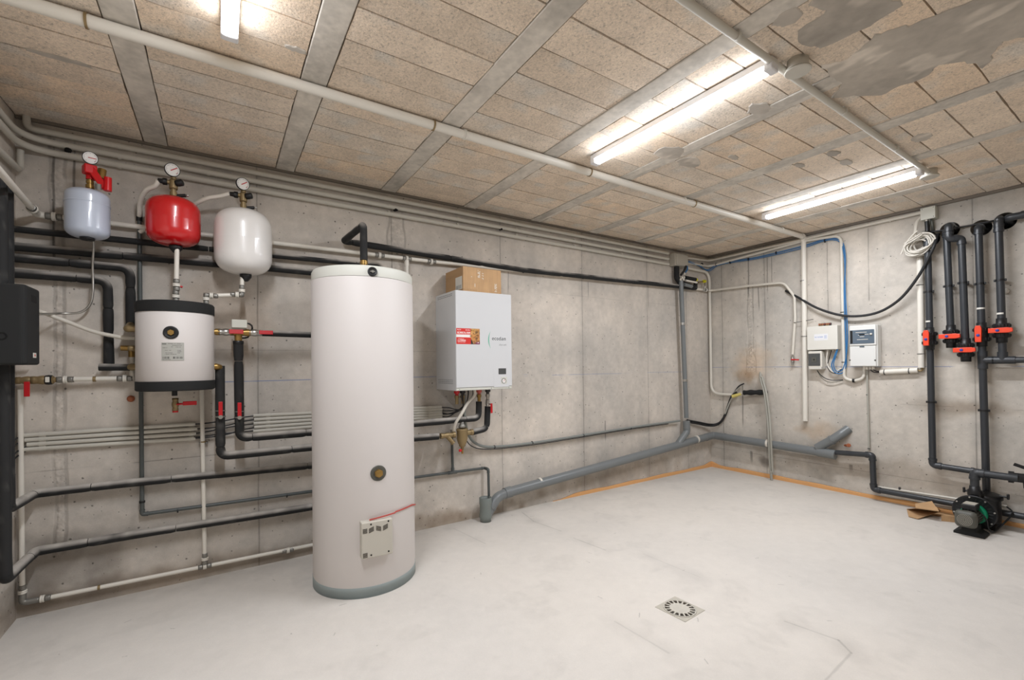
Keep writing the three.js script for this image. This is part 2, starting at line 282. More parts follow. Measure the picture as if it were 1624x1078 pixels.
// ---- floor with a square sinking for the drain
const DR = { x: -3.334, z: 1.985, s: 0.092, a: 0.06 };
{
  const marks = [[[-3.179, 0, 0.357], [-3.128, 0, 0.688]], [[-3.141, 0, 0.861], [-3.102, 0, 1.17]], [[-3.122, 0, 0.105], [-3.175, 0, 0.361]], [[-2.98, 0, 2.374], [-2.935, 0, 2.603]], [[-2.935, 0, 2.603], [-2.998, 0, 2.679]], [[-2.998, 0, 2.679], [-3.3, 0, 2.696]], [[-3.725, 0, 1.87], [-3.708, 0, 2.2]], [[-2.925, 0, 1.372], [-2.908, 0, 1.82]], [[-3.834, 0, 0.127], [-3.774, 0, 0.562]]].map(([a, b], i) => [a[0], a[2], b[0], b[2], [0.35, 0.3, 0.3, 0.26, 0.34, 0.28, 0.2, 0.12, 0.2][i]]);
  const tf = makeMaps(6.44, 4.6, 2048, 1463, (x, z, out) => {
    const X = x + X0, big = fbm(x * 0.7, z * 0.7, 71, 3), mid = fbm(x * 2.4 + 3, z * 2.4, 75, 4), fine = fbm(x * 22, z * 22, 79, 3), g = hash2(Math.floor(x * 300), Math.floor(z * 300), 83);
    let L = 1 + (big - 0.5) * 0.05 + (mid - 0.5) * 0.045 + (fine - 0.5) * 0.03 + (g - 0.5) * 0.02, hgt = 0.5 + (fine - 0.5) * 0.2 + (mid - 0.5) * 0.3, warm = (big - 0.5) * 5;
    const sm = fbm(x * 5 + mid * 2, z * 5, 91, 3); L *= 1 - 0.035 * sstep(0.60, 0.72, sm) * fbm(x * 30, z * 30, 92, 2);                 // scuffs
    const ax = Math.floor(x * 5), az = Math.floor(z * 5), h = hash2(ax, az, 95);
    if (h > 0.82) { const px = (ax + hash2(ax, az, 96)) / 5, pz = (az + hash2(ax, az, 97)) / 5, an = hash2(ax, az, 98) * 6.3, dx = x - px, dz = z - pz, u = dx * Math.cos(an) + dz * Math.sin(an), v = -dx * Math.sin(an) + dz * Math.cos(an); if (Math.abs(u) < 0.004 + 0.02 * hash2(ax, az, 99) && Math.abs(v) < 0.0022) L *= 0.84; }
    for (const m of marks) { const dx = m[2] - m[0], dz = m[3] - m[1], t = clamp(((X - m[0]) * dx + (z - m[1]) * dz) / (dx * dx + dz * dz)), d = Math.hypot(X - m[0] - t * dx, z - m[1] - t * dz) + 0.006 * (fbm(x * 20, z * 20, 101, 2) - 0.5), k = (1 - sstep(0.002, 0.008, d)) * m[4]; L *= 1 - 0.3 * k; hgt -= k * 0.25; L *= 1 - 0.05 * (1 - sstep(0, 0.12, d)) * fbm(x * 9, z * 9, 103, 2); }
    const edge = Math.min(z, -X); L *= 1 - 0.05 * (1 - sstep(0.02, 0.25, edge)) * fbm(x * 10, z * 10, 105, 3) * 2;                     // patchy darker tone towards the back and right walls
    out[0] = 214 * L + warm; out[1] = 208 * L + warm * 0.4; out[2] = 200 * L - warm * 0.4; out[3] = clamp(hgt);
  });
  M.floor = std({ map: tf.map, bumpMap: tf.bump, bumpScale: 0.003, roughness: 0.8 });
  const fl = structure('floor'), sh = new THREE.Shape([[X0 - 0.1, -0.1], [0.1, -0.1], [0.1, ZN + 0.1], [X0 - 0.1, ZN + 0.1]].map((q) => new THREE.Vector2(...q)));
  const hole = new THREE.Path(); hole.absarc(DR.x, DR.z, 0.0885, 0, Math.PI * 2, true); sh.holes.push(hole);
  const g = new THREE.ExtrudeGeometry(sh, { depth: 0.15, bevelEnabled: false, curveSegments: 24 }); g.rotateX(Math.PI / 2);   // shape y becomes z
  planarUv(g, 0, 2, 6.44, 4.6, X0, 0); part(fl, 'slab', g, M.floor);
  part(fl, 'drain_pit', new THREE.BoxGeometry(0.3, 0.03, 0.3).translate(DR.x, -0.166, DR.z), M.void);
}
// ---- ceiling: precast beams, concrete infill blocks, mortar smears
{
  const ce = structure('ceiling');
  part(ce, 'slab', new THREE.BoxGeometry(6.9, 0.2, 5.1).translate(X0 / 2, HC + 0.145, ZN / 2), M.void);
  const blockMats = [[230, 212, 191], [224, 207, 187], [233, 216, 196], [223, 209, 192], [231, 210, 186]].map((c, i) => {
    const t = makeMaps(0.62, 0.2, 512, 166, (x, y, out) => {
      const a = fbm(x * 7, y * 7, 200 + i * 9, 3), f = fbm(x * 130, y * 130, 203 + i * 9, 3), p = hash2(Math.floor(x * 480), Math.floor(y * 480), 205 + i);
      let L = 1 + (a - 0.5) * 0.16 + (f - 0.5) * 0.18 + (p - 0.5) * 0.13, h = 0.5 + (f - 0.5) * 0.9 + (p - 0.5) * 0.3; if (f < 0.24) { L *= 0.88; h -= 0.2; }
      const grey = sstep(0.52, 0.75, fbm(x * 5 + 9, y * 5, 231 + i * 3, 3)) * 0.55;
      const r = c[0] * L, g = c[1] * L, b = c[2] * L, m = (r + g + b) / 3 * 1.02; out[0] = mix(r, m, grey); out[1] = mix(g, m * 0.99, grey); out[2] = mix(b, m * 0.96, grey); out[3] = clamp(h);
    });
    return std({ map: t.map, bumpMap: t.bump, bumpScale: 0.0012, roughness: 0.95 });
  });
  const tb = makeMaps(0.4, 4.6, 256, 2048, (x, y, out) => { const a = fbm(x * 5, y * 4, 301, 4), f = fbm(x * 40, y * 40, 305, 3), L = 1 + (a - 0.5) * 0.36 + (f - 0.5) * 0.16; out[0] = 207 * L; out[1] = 200 * L; out[2] = 189 * L; out[3] = clamp(0.5 + (f - 0.5) * 0.5); });
  M.beam = std({ map: tb.map, bumpMap: tb.bump, bumpScale: 0.0012, roughness: 0.9 });
  const lefts = [-5.878, -5.145, -4.392, -3.652, -2.92, -2.148, -1.432, -0.682], bw = 0.118, R = rng(5);
  lefts.forEach((x) => { const g = new RoundedBoxGeometry(bw, 0.06, ZN, 2, 0.006).translate(x + bw / 2, HC + 0.026, ZN / 2); part(ce, 'beam', planarUv(g, 0, 2, 0.4, 4.6, x * 0.7, 0), M.beam); });
  const edges = [X0, ...lefts.flatMap((x) => [x, x + bw]), -0.03];
  const unevenBlock = (w, d, seed) => {                     // underside with chipped, slightly wavy arrises
    const g = new THREE.BoxGeometry(w, 0.05, d, 8, 1, 3), p = g.attributes.position;
    for (let i = 0; i < p.count; i++) { const x = p.getX(i), z = p.getZ(i), low = p.getY(i) < 0, q = hash2(Math.round(x * 100) + 500, Math.round(z * 100) + 500, seed); if (Math.abs(Math.abs(z) - d / 2) < 1e-4) p.setZ(i, z - Math.sign(z) * 0.0032 * q * (low ? 1 : 0)); if (Math.abs(Math.abs(x) - w / 2) < 1e-4) p.setX(i, x - Math.sign(x) * 0.004 * q); }
    g.computeVertexNormals(); return planarUv(g, 0, 2, 0.62, 0.2, -w / 2, -d / 2);
  };
  for (let b = 0; b < edges.length; b += 2) {
    const xl = edges[b] + 0.003, xr = edges[b + 1] - 0.003, w = xr - xl, c = (xl + xr) / 2;
    const kinds = [1, 2, 3].map((s) => unevenBlock(w, 0.1995, s + b * 7)), first = unevenBlock(w, 0.166, 9 + b), last = unevenBlock(w, 0.2, 5 + b);
    for (let k = -1; k < 22; k++) {
      const z0 = k < 0 ? 0.002 : 0.171 + 0.2035 * k, d = k < 0 ? 0.166 : 0.1995; if (z0 + d > ZN + 0.1) break;
      const m = new THREE.Mesh(k < 0 ? first : kinds[Math.floor(R() * 3)], blockMats[Math.floor(R() * 5)]); m.name = 'block'; m.castShadow = m.receiveShadow = true;
      m.position.set(c + (R() - 0.5) * 0.002, HC + 0.025 + (R() - 0.5) * 0.004 + (R() > 0.9 ? -0.003 : 0), z0 + d / 2); m.rotation.z = (R() - 0.5) * 0.006; m.rotation.x = (R() - 0.5) * 0.012; m.rotation.y = (R() - 0.5) * 0.004; ce.add(m);
    }
  }
  // mortar bed where the ceiling meets the walls
  const strip = (pts, name) => part(ce, name, join(pts), M.mortarDark);
  M.mortarDark = plain(0x7a7268, 0.95);
  strip([new RoundedBoxGeometry(0.03, 0.05, ZN, 2, 0.01).translate(-0.013, HC + 0.0, ZN / 2)], 'mortar_strip');
  strip([new RoundedBoxGeometry(6.44, 0.05, 0.02, 2, 0.008).translate(X0 / 2, HC + 0.006, 0.008)], 'mortar_strip');
  // smears and pats of grout: irregular, a few millimetres thick
  const tg = makeMaps(1.2, 1.2, 512, 512, (x, y, out) => { const a = fbm(x * 3, y * 3, 401, 4), f = fbm(x * 30, y * 30, 405, 3), e = fbm(x * 9, y * 4, 409, 3), L = 1 + (a - 0.5) * 0.3 + (f - 0.5) * 0.12 + sstep(0.62, 0.75, e) * 0.16; out[0] = 184 * L; out[1] = 176 * L; out[2] = 165 * L; out[3] = clamp(0.5 + (f - 0.5) * 0.5 + (a - 0.5) * 0.4); });
  M.grout = std({ map: tg.map, bumpMap: tg.bump, bumpScale: 0.002, roughness: 0.92 });
  const smear = (outline, thick, seed, rough = 0.008) => {   // outline in room x, z
    const r = rng(seed), fine = [];
    for (let i = 0; i < outline.length; i++) { const a = outline[i], b = outline[(i + 1) % outline.length], n = Math.max(2, Math.ceil(Math.hypot(b[0] - a[0], b[1] - a[1]) / 0.035)); for (let k = 0; k < n; k++) { const t = k / n; fine.push(new THREE.Vector2(mix(a[0], b[0], t) + (r() - 0.5) * rough * 2, mix(a[1], b[1], t) + (r() - 0.5) * rough * 2)); } }
    const g = new THREE.ExtrudeGeometry(new THREE.Shape(fine), { depth: thick, bevelEnabled: true, bevelThickness: 0.003, bevelSize: 0.004, bevelSegments: 1 });
    g.rotateX(Math.PI / 2).translate(0, HC + 0.002, 0); part(ce, 'grout_smear', planarUv(g, 0, 2, 1.2, 1.2), M.grout);
  };
  const pat = (p, rx, rz, seed) => { const n = 14, o = []; const r = rng(seed); for (let i = 0; i < n; i++) { const a = i / n * Math.PI * 2, q = 0.85 + 0.3 * r(); o.push([p[0] + Math.cos(a) * rx * q, p[2] + Math.sin(a) * rz * q]); } smear(o, 0.004, seed + 1, 0.004); };
  pat([-2.928, 2.8, 1.65], 0.105, 0.08, 1); pat([-2.689, 2.8, 1.631], 0.10, 0.06, 2); pat([-2.494, 2.8, 1.841], 0.05, 0.02, 3); pat([-1.723, 2.8, 2.642], 0.06, 0.05, 4); pat([-1.722, 2.8, 2.224], 0.06, 0.03, 5); pat([-2.936, 2.8, 2.261], 0.07, 0.05, 6); pat([-5.193, 2.8, 1.406], 0.045, 0.016, 7); pat([-1.956, 2.8, 2.022], 0.05, 0.02, 8);
  pat([-1.956, 2.8, 2.238], 0.05, 0.03, 12); pat([-3.232, 2.8, 2.48], 0.05, 0.04, 13); pat([-0.477, 2.8, 2.065], 0.05, 0.015, 14); pat([-6.094, 2.8, 0.774], 0.11, 0.016, 15); pat([-5.676, 2.8, 0.376], 0.09, 0.015, 16); pat([-3.509, 2.8, 2.685], 0.05, 0.05, 17);
  const xz = (L) => L.map((q) => [q[0], q[2]]);
  smear(xz([[-3.515, 2.8, 2.765], [-3.412, 2.8, 2.788], [-3.398, 2.8, 2.766], [-3.395, 2.8, 2.674], [-3.312, 2.8, 2.641], [-3.195, 2.8, 2.673], [-3.175, 2.8, 2.763], [-3.167, 2.8, 2.872], [-3.188, 2.8, 2.967], [-3.253, 2.8, 2.949], [-3.426, 2.8, 2.975], [-3.565, 2.8, 2.887]]), 0.004, 41);
  smear(xz([[-3.061, 2.8, 2.625], [-2.997, 2.8, 2.681], [-3.028, 2.8, 2.768], [-3.073, 2.8, 2.841], [-3.065, 2.8, 2.885], [-3.014, 2.8, 2.943], [-2.97, 2.8, 3.126], [-2.781, 2.8, 3.35], [-2.339, 2.8, 3.233], [-2.499, 2.8, 3.188], [-2.559, 2.8, 3.136], [-2.483, 2.8, 3.094], [-2.358, 2.8, 3.038], [-2.508, 2.8, 3.003], [-2.575, 2.8, 2.929], [-2.504, 2.8, 2.839], [-2.532, 2.8, 2.761], [-2.515, 2.8, 2.676], [-2.605, 2.8, 2.62], [-2.71, 2.8, 2.534], [-2.805, 2.8, 2.609], [-2.95, 2.8, 2.612]]), 0.005, 42, 0.01);
}

// ================================================================ lamps
function battenLight(x, z0, z1, turn, label) {
  const cz = (z0 + z1) / 2, len = z1 - z0, t = thing('batten_light', label, 'lamp', [x, HC, cz], 'ceiling batten lights'); t.rotation.y = turn;
  const add = (name, g, m) => { const o = new THREE.Mesh(g, m); o.name = name; t.add(o); return o; };
  add('housing', new RoundedBoxGeometry(0.062, 0.034, len, 2, 0.004).translate(0, -0.02, 0), M.lampBody);
  for (const s of [-1, 1]) add('end_cap', new RoundedBoxGeometry(0.064, 0.062, 0.04, 3, 0.008).translate(0, -0.036, s * (len / 2 + 0.004)), M.lampBody);
  // bowed diffuser
  const sh = new THREE.Shape(); sh.moveTo(-0.03, 0); sh.lineTo(0.03, 0); sh.lineTo(0.03, -0.012); sh.quadraticCurveTo(0.026, -0.034, 0, -0.035); sh.quadraticCurveTo(-0.026, -0.034, -0.03, -0.012); sh.lineTo(-0.03, 0);
  add('diffuser', new THREE.ExtrudeGeometry(sh, { depth: len - 0.045, bevelEnabled: false, curveSegments: 8 }).translate(0, -0.036, -(len - 0.045) / 2), M.lampGlow);
  const l = new THREE.RectAreaLight(LAMP_TINT, LAMP, 0.05, len - 0.05); l.position.set(0, -0.0725, 0); l.lookAt(0, -5, 0); l.rotation.set(-Math.PI / 2, 0, 0); l.castShadow = true; l.name = 'lamp_light'; t.add(l);
  for (const s of [-1, 1]) { const q = new THREE.RectAreaLight(LAMP_TINT, LAMP_SIDE, len - 0.05, 0.028); q.position.set(s * 0.0325, -0.05, 0); q.rotation.set(0, -s * Math.PI / 2, 0); q.castShadow = true; q.name = 'lamp_side_light'; t.add(q); }
}
battenLight(-5.447, 1.43, 2.57, 0, 'lit white batten lamp cut by the upper left edge of the picture');
battenLight(-3.322, 1.362, 2.51, 0.018, 'middle lit white batten lamp, reaching from the white ceiling pipe to a round box');
battenLight(-1.152, 1.345, 2.48, -0.05, 'lit white batten lamp nearest the right wall');

// ================================================================ small fittings shared by the pipework
function pressCoupling(parent, p, d, r, name = 'coupling') {  // plastic collar with a steel sleeve on either side
  const c = part(parent, name, turned([[0, -0.010], [r * 1.45, -0.010], [r * 1.62, -0.007], [r * 1.62, -0.002], [r * 1.35, 0], [r * 1.62, 0.002], [r * 1.62, 0.007], [r * 1.45, 0.010], [0, 0.010]], p, d), M.whitePipe);
  for (const s of [-1, 1]) { const a = along(p, d, s * 0.010), b = along(p, d, s * 0.036), q = turned([[0, 0], [r * 1.22, 0], [r * 1.22, 0.005], [r * 1.36, 0.008], [r * 1.22, 0.011], [r * 1.36, 0.016], [r * 1.22, 0.02], [r * 1.22, 0.026], [0, 0.026]], a, d.map((v) => v * s)); part(c, 'sleeve', q, M.dullSteel); }
  return c;
}
function pipeClip(parent, p, d, r, mat = M.dullSteel, w = 0.008) { return part(parent, 'clip', rod(along(p, d, -w / 2), along(p, d, w / 2), r * 1.16, r * 1.16, 18), mat); }
function saddle(parent, p, d, r, toWall, mat) {               // clip with its foot on the wall
  const f = [p[0] + toWall[0], p[1] + toWall[1], p[2] + toWall[2]];
  return part(parent, 'clip', join(rod(along(p, d, -0.007), along(p, d, 0.007), r * 1.14, r * 1.14, 18), rod(p, f, 0.007, 0.007, 8)), mat);
}
function lever(parent, p, out, dir, len, mat = M.redLever, wide = 0.016) { // stem along out, flat handle along dir
  const o = V3(out).normalize(), d = V3(dir).normalize(), tip = V3(p).addScaledVector(o, 0.024);
  const g = new RoundedBoxGeometry(len, 0.006, wide, 2, 0.0028); const bx = new THREE.Matrix4().makeBasis(d, o, new THREE.Vector3().crossVectors(d, o));
  g.translate(len / 2 - 0.008, 0, 0).applyMatrix4(bx).translate(tip.x, tip.y, tip.z);
  const h = part(parent, 'lever', g, mat, mat === M.redLever ? 'red lever' : undefined);
  part(h, 'stem', rod(p, [tip.x, tip.y, tip.z], 0.005, 0.005, 10), M.steel); return h;
}
function ballBody(p, d, r, len) { const h = len / 2; return turned([[0, -h], [r * 1.0, -h], [r * 1.0, -h * 0.62], [r * 0.82, -h * 0.6], [r * 1.05, -h * 0.3], [r * 1.15, 0], [r * 1.05, h * 0.3], [r * 0.82, h * 0.6], [r * 1.0, h * 0.62], [r * 1.0, h], [0, h]], p, d, 20); }
function nut(p, d, r, len) { return aim(new THREE.CylinderGeometry(r, r, len, 6), p, d); }
function gauge(parent, p, dir, r, needleTurn) {
  const q = new THREE.Quaternion().setFromUnitVectors(new THREE.Vector3(0, 0, 1), V3(dir).normalize());
  const set = (g) => g.applyQuaternion(q).translate(...p);
  const c = part(parent, 'gauge', set(join(new THREE.LatheGeometry([[0, -0.012], [r * 0.9, -0.012], [r, -0.008], [r, 0.006], [r * 0.93, 0.008], [r * 0.93, 0.004], [0, 0.004]].map((v) => new THREE.Vector2(...v)), 28).rotateX(Math.PI / 2))), M.blackPlastic, 'round pressure gauge with a white dial');
  part(c, 'dial', set(planarDisc(r * 0.92).translate(0, 0, 0.0046)), M.dial);
  part(c, 'needle', set(new THREE.BoxGeometry(r * 1.0, r * 0.12, 0.001).translate(r * 0.22, 0, 0).rotateZ(needleTurn).translate(0, 0, 0.006)), M.redLever);
  return c;
}
function planarDisc(r) { return new THREE.CircleGeometry(r, 28); }
M.dial = std({ roughness: 0.35, map: printTexture(128, 128, (g, w) => {
  g.fillStyle = '#f1efea'; g.fillRect(0, 0, w, w); g.strokeStyle = '#222'; g.lineWidth = 2;
  for (let i = 0; i <= 24; i++) { const a = Math.PI * (0.75 + 1.5 * i / 24), r0 = i % 4 ? 50 : 44; g.beginPath(); g.moveTo(64 + Math.cos(a) * r0, 64 + Math.sin(a) * r0); g.lineTo(64 + Math.cos(a) * 57, 64 + Math.sin(a) * 57); g.stroke(); }
  g.strokeStyle = '#b03030'; g.lineWidth = 4; g.beginPath(); g.arc(64, 64, 48, Math.PI * 0.1, Math.PI * 0.25); g.stroke();
}) });

// straight lengths with moulded elbows at the corners
function moulded(t, pts, r, mat, o = {}) {
  const P = pts.map(V3), k = o.elbow ?? r * 2.4, n = P.length, q = o.pipeName ?? 'pipe';
  for (let i = 0; i < n - 1; i++) {
    const d = P[i + 1].clone().sub(P[i]), L = d.length(); d.normalize();
    const a = P[i].clone().addScaledVector(d, i ? k * 0.8 : 0), b = P[i + 1].clone().addScaledVector(d, i < n - 2 ? -k * 0.8 : 0);
    if (a.distanceTo(b) > 0.004 && L > k * 1.2) part(t, q, rod(a.toArray(), b.toArray(), r, r, 22), mat);
    if (i) {
      const e = P[i - 1].clone().sub(P[i]).normalize(), s = P[i].clone().addScaledVector(e, k), f = P[i].clone().addScaledVector(d, k);
      const body = sweep(rounded([s.toArray(), P[i].toArray(), f.toArray()], r * 1.7), r * 1.13, 20);
      part(t, 'elbow', join(body, rod(s.toArray(), s.clone().addScaledVector(e, -r * 0.7).toArray(), r * 1.24, r * 1.24, 20), rod(f.toArray(), f.clone().addScaledVector(d, -r * 0.7).toArray(), r * 1.24, r * 1.24, 20)), o.elbowMat ?? mat);
    }
  }
}
// foam sleeves butted end to end round a pipe
function foamRun(t, pts, r, bend, joints, dust, seed) {
  const P = resample(rounded(pts, bend), 0.03), len = [0]; for (let i = 1; i < P.length; i++) len.push(len[i - 1] + P[i].distanceTo(P[i - 1]));
  const total = len[len.length - 1], cuts = [0, ...joints.map((j) => j * total), total], at = (s) => { let i = 1; while (i < P.length - 1 && len[i] < s) i++; return P[i - 1].clone().lerp(P[i], clamp((s - len[i - 1]) / (len[i] - len[i - 1]))); };
  for (let c = 0; c < cuts.length - 1; c++) {
    const a = cuts[c] + (c ? 0.0015 : 0), b = cuts[c + 1] - (c < cuts.length - 2 ? 0.0015 : 0), L = [at(a)]; for (let i = 0; i < P.length; i++) if (len[i] > a + 0.004 && len[i] < b - 0.004) L.push(P[i]); L.push(at(b));
    const span = b - a, wob = seed + c * 3;
    part(t, 'foam_sleeve', sweep(L, (s) => r * (1 + 0.07 * (fbm(s * 6, wob, seed, 2) - 0.5) * 2) * (c && s < 0.012 ? 0.86 + s * 11 : 1) * (c < cuts.length - 2 && span - s < 0.012 ? 0.86 + (span - s) * 11 : 1), 16, { seed, amount: dust }), M.foam);
  }
}

// ================================================================ conduits under the ceiling
{
  const r = 0.0175, clipX = [[-5.991, 2.662, 0.03], [-5.546, 2.686, 0.03], [-4.952, 2.635, 0.03], [-4.339, 2.654, 0.03], [-3.726, 2.654, 0.03], [-3.107, 2.635, 0.03], [-2.381, 2.646, 0.03], [-1.682, 2.672, 0.03]].map((q) => q[0]);
  const mk = (label, y, pts) => { const t = thing('conduit', label, 'conduit', pts[0], 'grey conduits along the top of the back wall'); part(t, 'tube', tube(pts, r, 0.16, 14), M.conduit); for (const x of clipX) saddle(t, [x, y, 0.03], [1, 0, 0], r, [0, 0, -0.028], M.conduit); return t; };
  mk('topmost of three long grey conduits high on the back wall', 2.732, [[-6.39, 2.80, 0.03], [-6.385, 2.732, 0.03], [-0.86, 2.728, 0.03]]);
  const mid = mk('middle one of three long grey conduits high on the back wall', 2.67, [[-6.41, 2.682, 4.6], [-6.41, 2.674, 0.03], [-0.86, 2.66, 0.03]]);
  const low = mk('lowest of three long grey conduits high on the back wall', 2.614, [[-6.41, 2.62, 4.6], [-6.41, 2.617, 0.03], [-0.86, 2.596, 0.03]]);
  for (const [t, y] of [[mid, 2.674], [low, 2.617]]) part(t, 'bend_coupling', sweep(resample([V3([-6.245, y, 0.03]), V3([-6.13, y, 0.03])], 0.002), (s) => 0.0182 + 0.0014 * Math.sin(s * 800), 14), M.conduit);
  const u = thing('conduit', 'short grey conduit coming along the left wall and turning up at the corner', 'conduit', [-6.41, 2.478, 1.2]);
  part(u, 'tube', tube([[-6.41, 2.478, 4.6], [-6.41, 2.482, 0.04], [-6.41, 2.6, 0.04]], 0.015, 0.045, 12), M.conduit);
  for (const [p, w] of [[[-6.219, 2.65, 0.03], 'small black plug between the upper conduits above the bluish vessel'], [[-5.327, 2.653, 0.03], 'small black plug between the upper conduits beside the gauge of the white vessel'], [[-4.277, 2.655, 0.03], 'small black plug between the upper conduits above the tall tank'], [[-3.269, 2.658, 0.03], 'small black plug between the upper conduits above the carton']])
    single('wall_plug', w, 'plug', turned([[0, -0.02], [0.014, -0.02], [0.016, 0.006], [0.011, 0.012], [0, 0.013]], p, [0.35, 0, 1], 14), M.void, p, 'black plugs between the conduits');
}
{ // junction box near the corner
  const t = thing('junction_box', 'square grey junction box on the back wall near the corner', 'box', [-0.68, 2.575, 0.0]);
  part(t, 'case', bar([-0.69, 2.655, 0.045], [0.245, 0.155, 0.09], 0.008), M.boxGrey); part(t, 'cover', bar([-0.685, 2.655, 0.095], [0.225, 0.14, 0.014], 0.005), M.boxGrey);
  const k1 = thing('conduit', 'grey conduit from the square junction box round the corner to the right wall box', 'conduit', [-0.57, 2.732, 0.03]);
  part(k1, 'tube', tube([[-0.57, 2.715, 0.03], [-0.03, 2.735, 0.03], [-0.03, 2.745, 2.19]], 0.015, 0.09, 12), M.conduitLight);
  for (const z of [[-0.03, 2.721, 1.959][2], [-0.03, 2.732, 1.61][2], [-0.03, 2.759, 0.508][2]]) saddle(k1, [-0.03, 2.74, z], [0, 0, 1], 0.015, [0.028, 0, 0], M.conduitLight);
  const k2 = thing('conduit', 'white conduit beside the blue cable, looping up into the controller box', 'conduit', [-0.03, 1.462, 1.54]);
  part(k2, 'tube', tube([[-0.57, 2.655, 0.03], [-0.03, 2.66, 0.03], [-0.03, 2.722, 1.158], [-0.03, 2.696, 1.547], [-0.03, 1.725, 1.55], [-0.03, 1.199, 1.553], [-0.03, 1.175, 1.637], [-0.03, 1.202, 1.723], [-0.03, 1.33, 1.73]], 0.0145, 0.085, 12), M.conduitLight);
  for (const p of [[-0.03, 1.89, 1.547], [-0.03, 1.37, 1.55]]) pipeClip(k2, p, [0, 1, 0], 0.017, M.blackPlastic, 0.006);
  pipeClip(k2, [-0.03, 1.178, 1.637], [0, 0, 1], 0.017, M.blackPlastic, 0.02);
  const b = thing('blue_cable', 'pair of blue cables along the right wall down to the white panel', 'cable', [-0.02, 2.658, 0.657]);
  part(b, 'cable', cable([[-0.478, 2.675, 0.04], [-0.268, 2.661, 0.03], [-0.06, 2.61, 0.03], [-0.02, 2.666, 0.146], [-0.02, 2.651, 0.657], [-0.02, 2.668, 1.152], [-0.02, 2.688, 1.45], [-0.02, 2.639, 1.542], [-0.03, 2.51, 1.578], [-0.03, 2.053, 1.566], [-0.03, 1.461, 1.574], [-0.03, 1.317, 1.566], [-0.04, 1.252, 1.535], [-0.05, 1.258, 1.482], [-0.06, 1.331, 1.452], [-0.07, 1.424, 1.481], [-0.07, 1.509, 1.511]], 0.0062), M.blueCable);
  part(b, 'cable', cable([[-0.492, 2.656, 0.05], [-0.262, 2.644, 0.035], [-0.05, 2.595, 0.05], [-0.03, 2.647, 0.152], [-0.03, 2.633, 0.662], [-0.03, 2.645, 1.156], [-0.03, 2.673, 1.448], [-0.03, 2.626, 1.535], [-0.04, 2.498, 1.571], [-0.04, 2.05, 1.581], [-0.04, 1.591, 1.591], [-0.04, 1.363, 1.565], [-0.05, 1.278, 1.534], [-0.06, 1.278, 1.492], [-0.07, 1.345, 1.474], [-0.07, 1.424, 1.492], [-0.07, 1.509, 1.516]], 0.0048), M.blueCable);
  for (const p of [[-0.187, 2.67, 0.03], [-0.03, 2.667, 0.135], [-0.03, 2.654, 0.326], [-0.03, 2.646, 0.562], [-0.03, 2.653, 0.891], [-0.03, 2.673, 1.395]]) pipeClip(b, p, p[2] > 0.06 ? [0, 0, 1] : [1, 0, 0], 0.016, M.blackPlastic, 0.006);
  const k3 = thing('conduit', 'grey conduit running down in the room corner and turning along the right wall', 'conduit', [-0.036, 1.2, 0.036]);
  part(k3, 'tube', tube([[-0.57, 2.585, 0.04], [-0.04, 2.575, 0.04], [-0.036, 0.975, 0.04], [-0.034, 0.968, 0.40]], 0.0165, 0.13, 12), M.conduitLight);
}
{ // round junction boxes and the conduit that feeds the lamps
  const z = 2.515, t = thing('conduit', 'grey conduit across the ceiling joining the lamps', 'conduit', [-2, 2.775, z]);
  part(t, 'tube', rod([-6.44, 2.776, 2.55], [-1.06, 2.776, 2.5], 0.0165), M.conduit);
  for (const x of [-3.62, -2.55, -1.75]) saddle(t, [x, 2.776, 2.525 + (x + 3) * -0.009], [1, 0, 0], 0.0165, [0, 0.025, 0], M.conduit);
  for (const [p, w] of [[[-3.19, 2.75, 2.575], 'round grey ceiling box at the end of the longest lamp'], [[-1.03, 2.75, 2.5], 'round grey ceiling box at the end of the lamp nearest the right wall']]) {
    const b = thing('conduit_box', w, 'box', [p[0], HC, p[2]], 'round boxes of the lamp conduit');
    part(b, 'case', turned([[0, 0.06], [0.045, 0.06], [0.045, 0.015], [0.052, 0.012], [0.052, 0], [0, 0]], [p[0], p[1] - 0.005, p[2]], [0, 1, 0], 32), M.conduit);
    part(b, 'cover', turned([[0, 0.006], [0.056, 0.006], [0.056, 0.001], [0.052, -0.003], [0, -0.003]], [p[0], p[1] - 0.006, p[2]], [0, 1, 0], 32), M.conduit);
  }
}
{ // white waste pipe hung under the ceiling and dropping down the right wall
  const t = thing('white_pipe', 'thick white plastic pipe crossing the ceiling and dropping down the right wall', 'pipe', [-3, 2.765, 1.21]);
  moulded(t, [[-6.44, 2.768, 1.19], [-0.036, 2.766, 1.19], [-0.036, 0.722, 1.175]], 0.0255, M.whitePipe, { elbow: 0.05 });
  for (const u of [[-5.928, 2.765, 1.202][0], [-4.444, 2.765, 1.224][0], [-3.23, 2.765, 1.236][0], [-2.007, 2.765, 1.162][0]]) pipeClip(t, [u, 2.768, 1.19], [1, 0, 0], 0.0262, M.bronze, 0.009);
  for (const u of [[-4.243, 2.765, 1.217][0], [-2.149, 2.765, 1.182][0], [-0.515, 2.765, 1.168][0]]) pressCoupling(t, [u, 2.768, 1.19], [1, 0, 0], 0.0185);
  for (const v of [2.28, 1.66]) pipeClip(t, [-0.036, v, 1.178], [0, 1, 0], 0.026, M.dullSteel, 0.008);
}

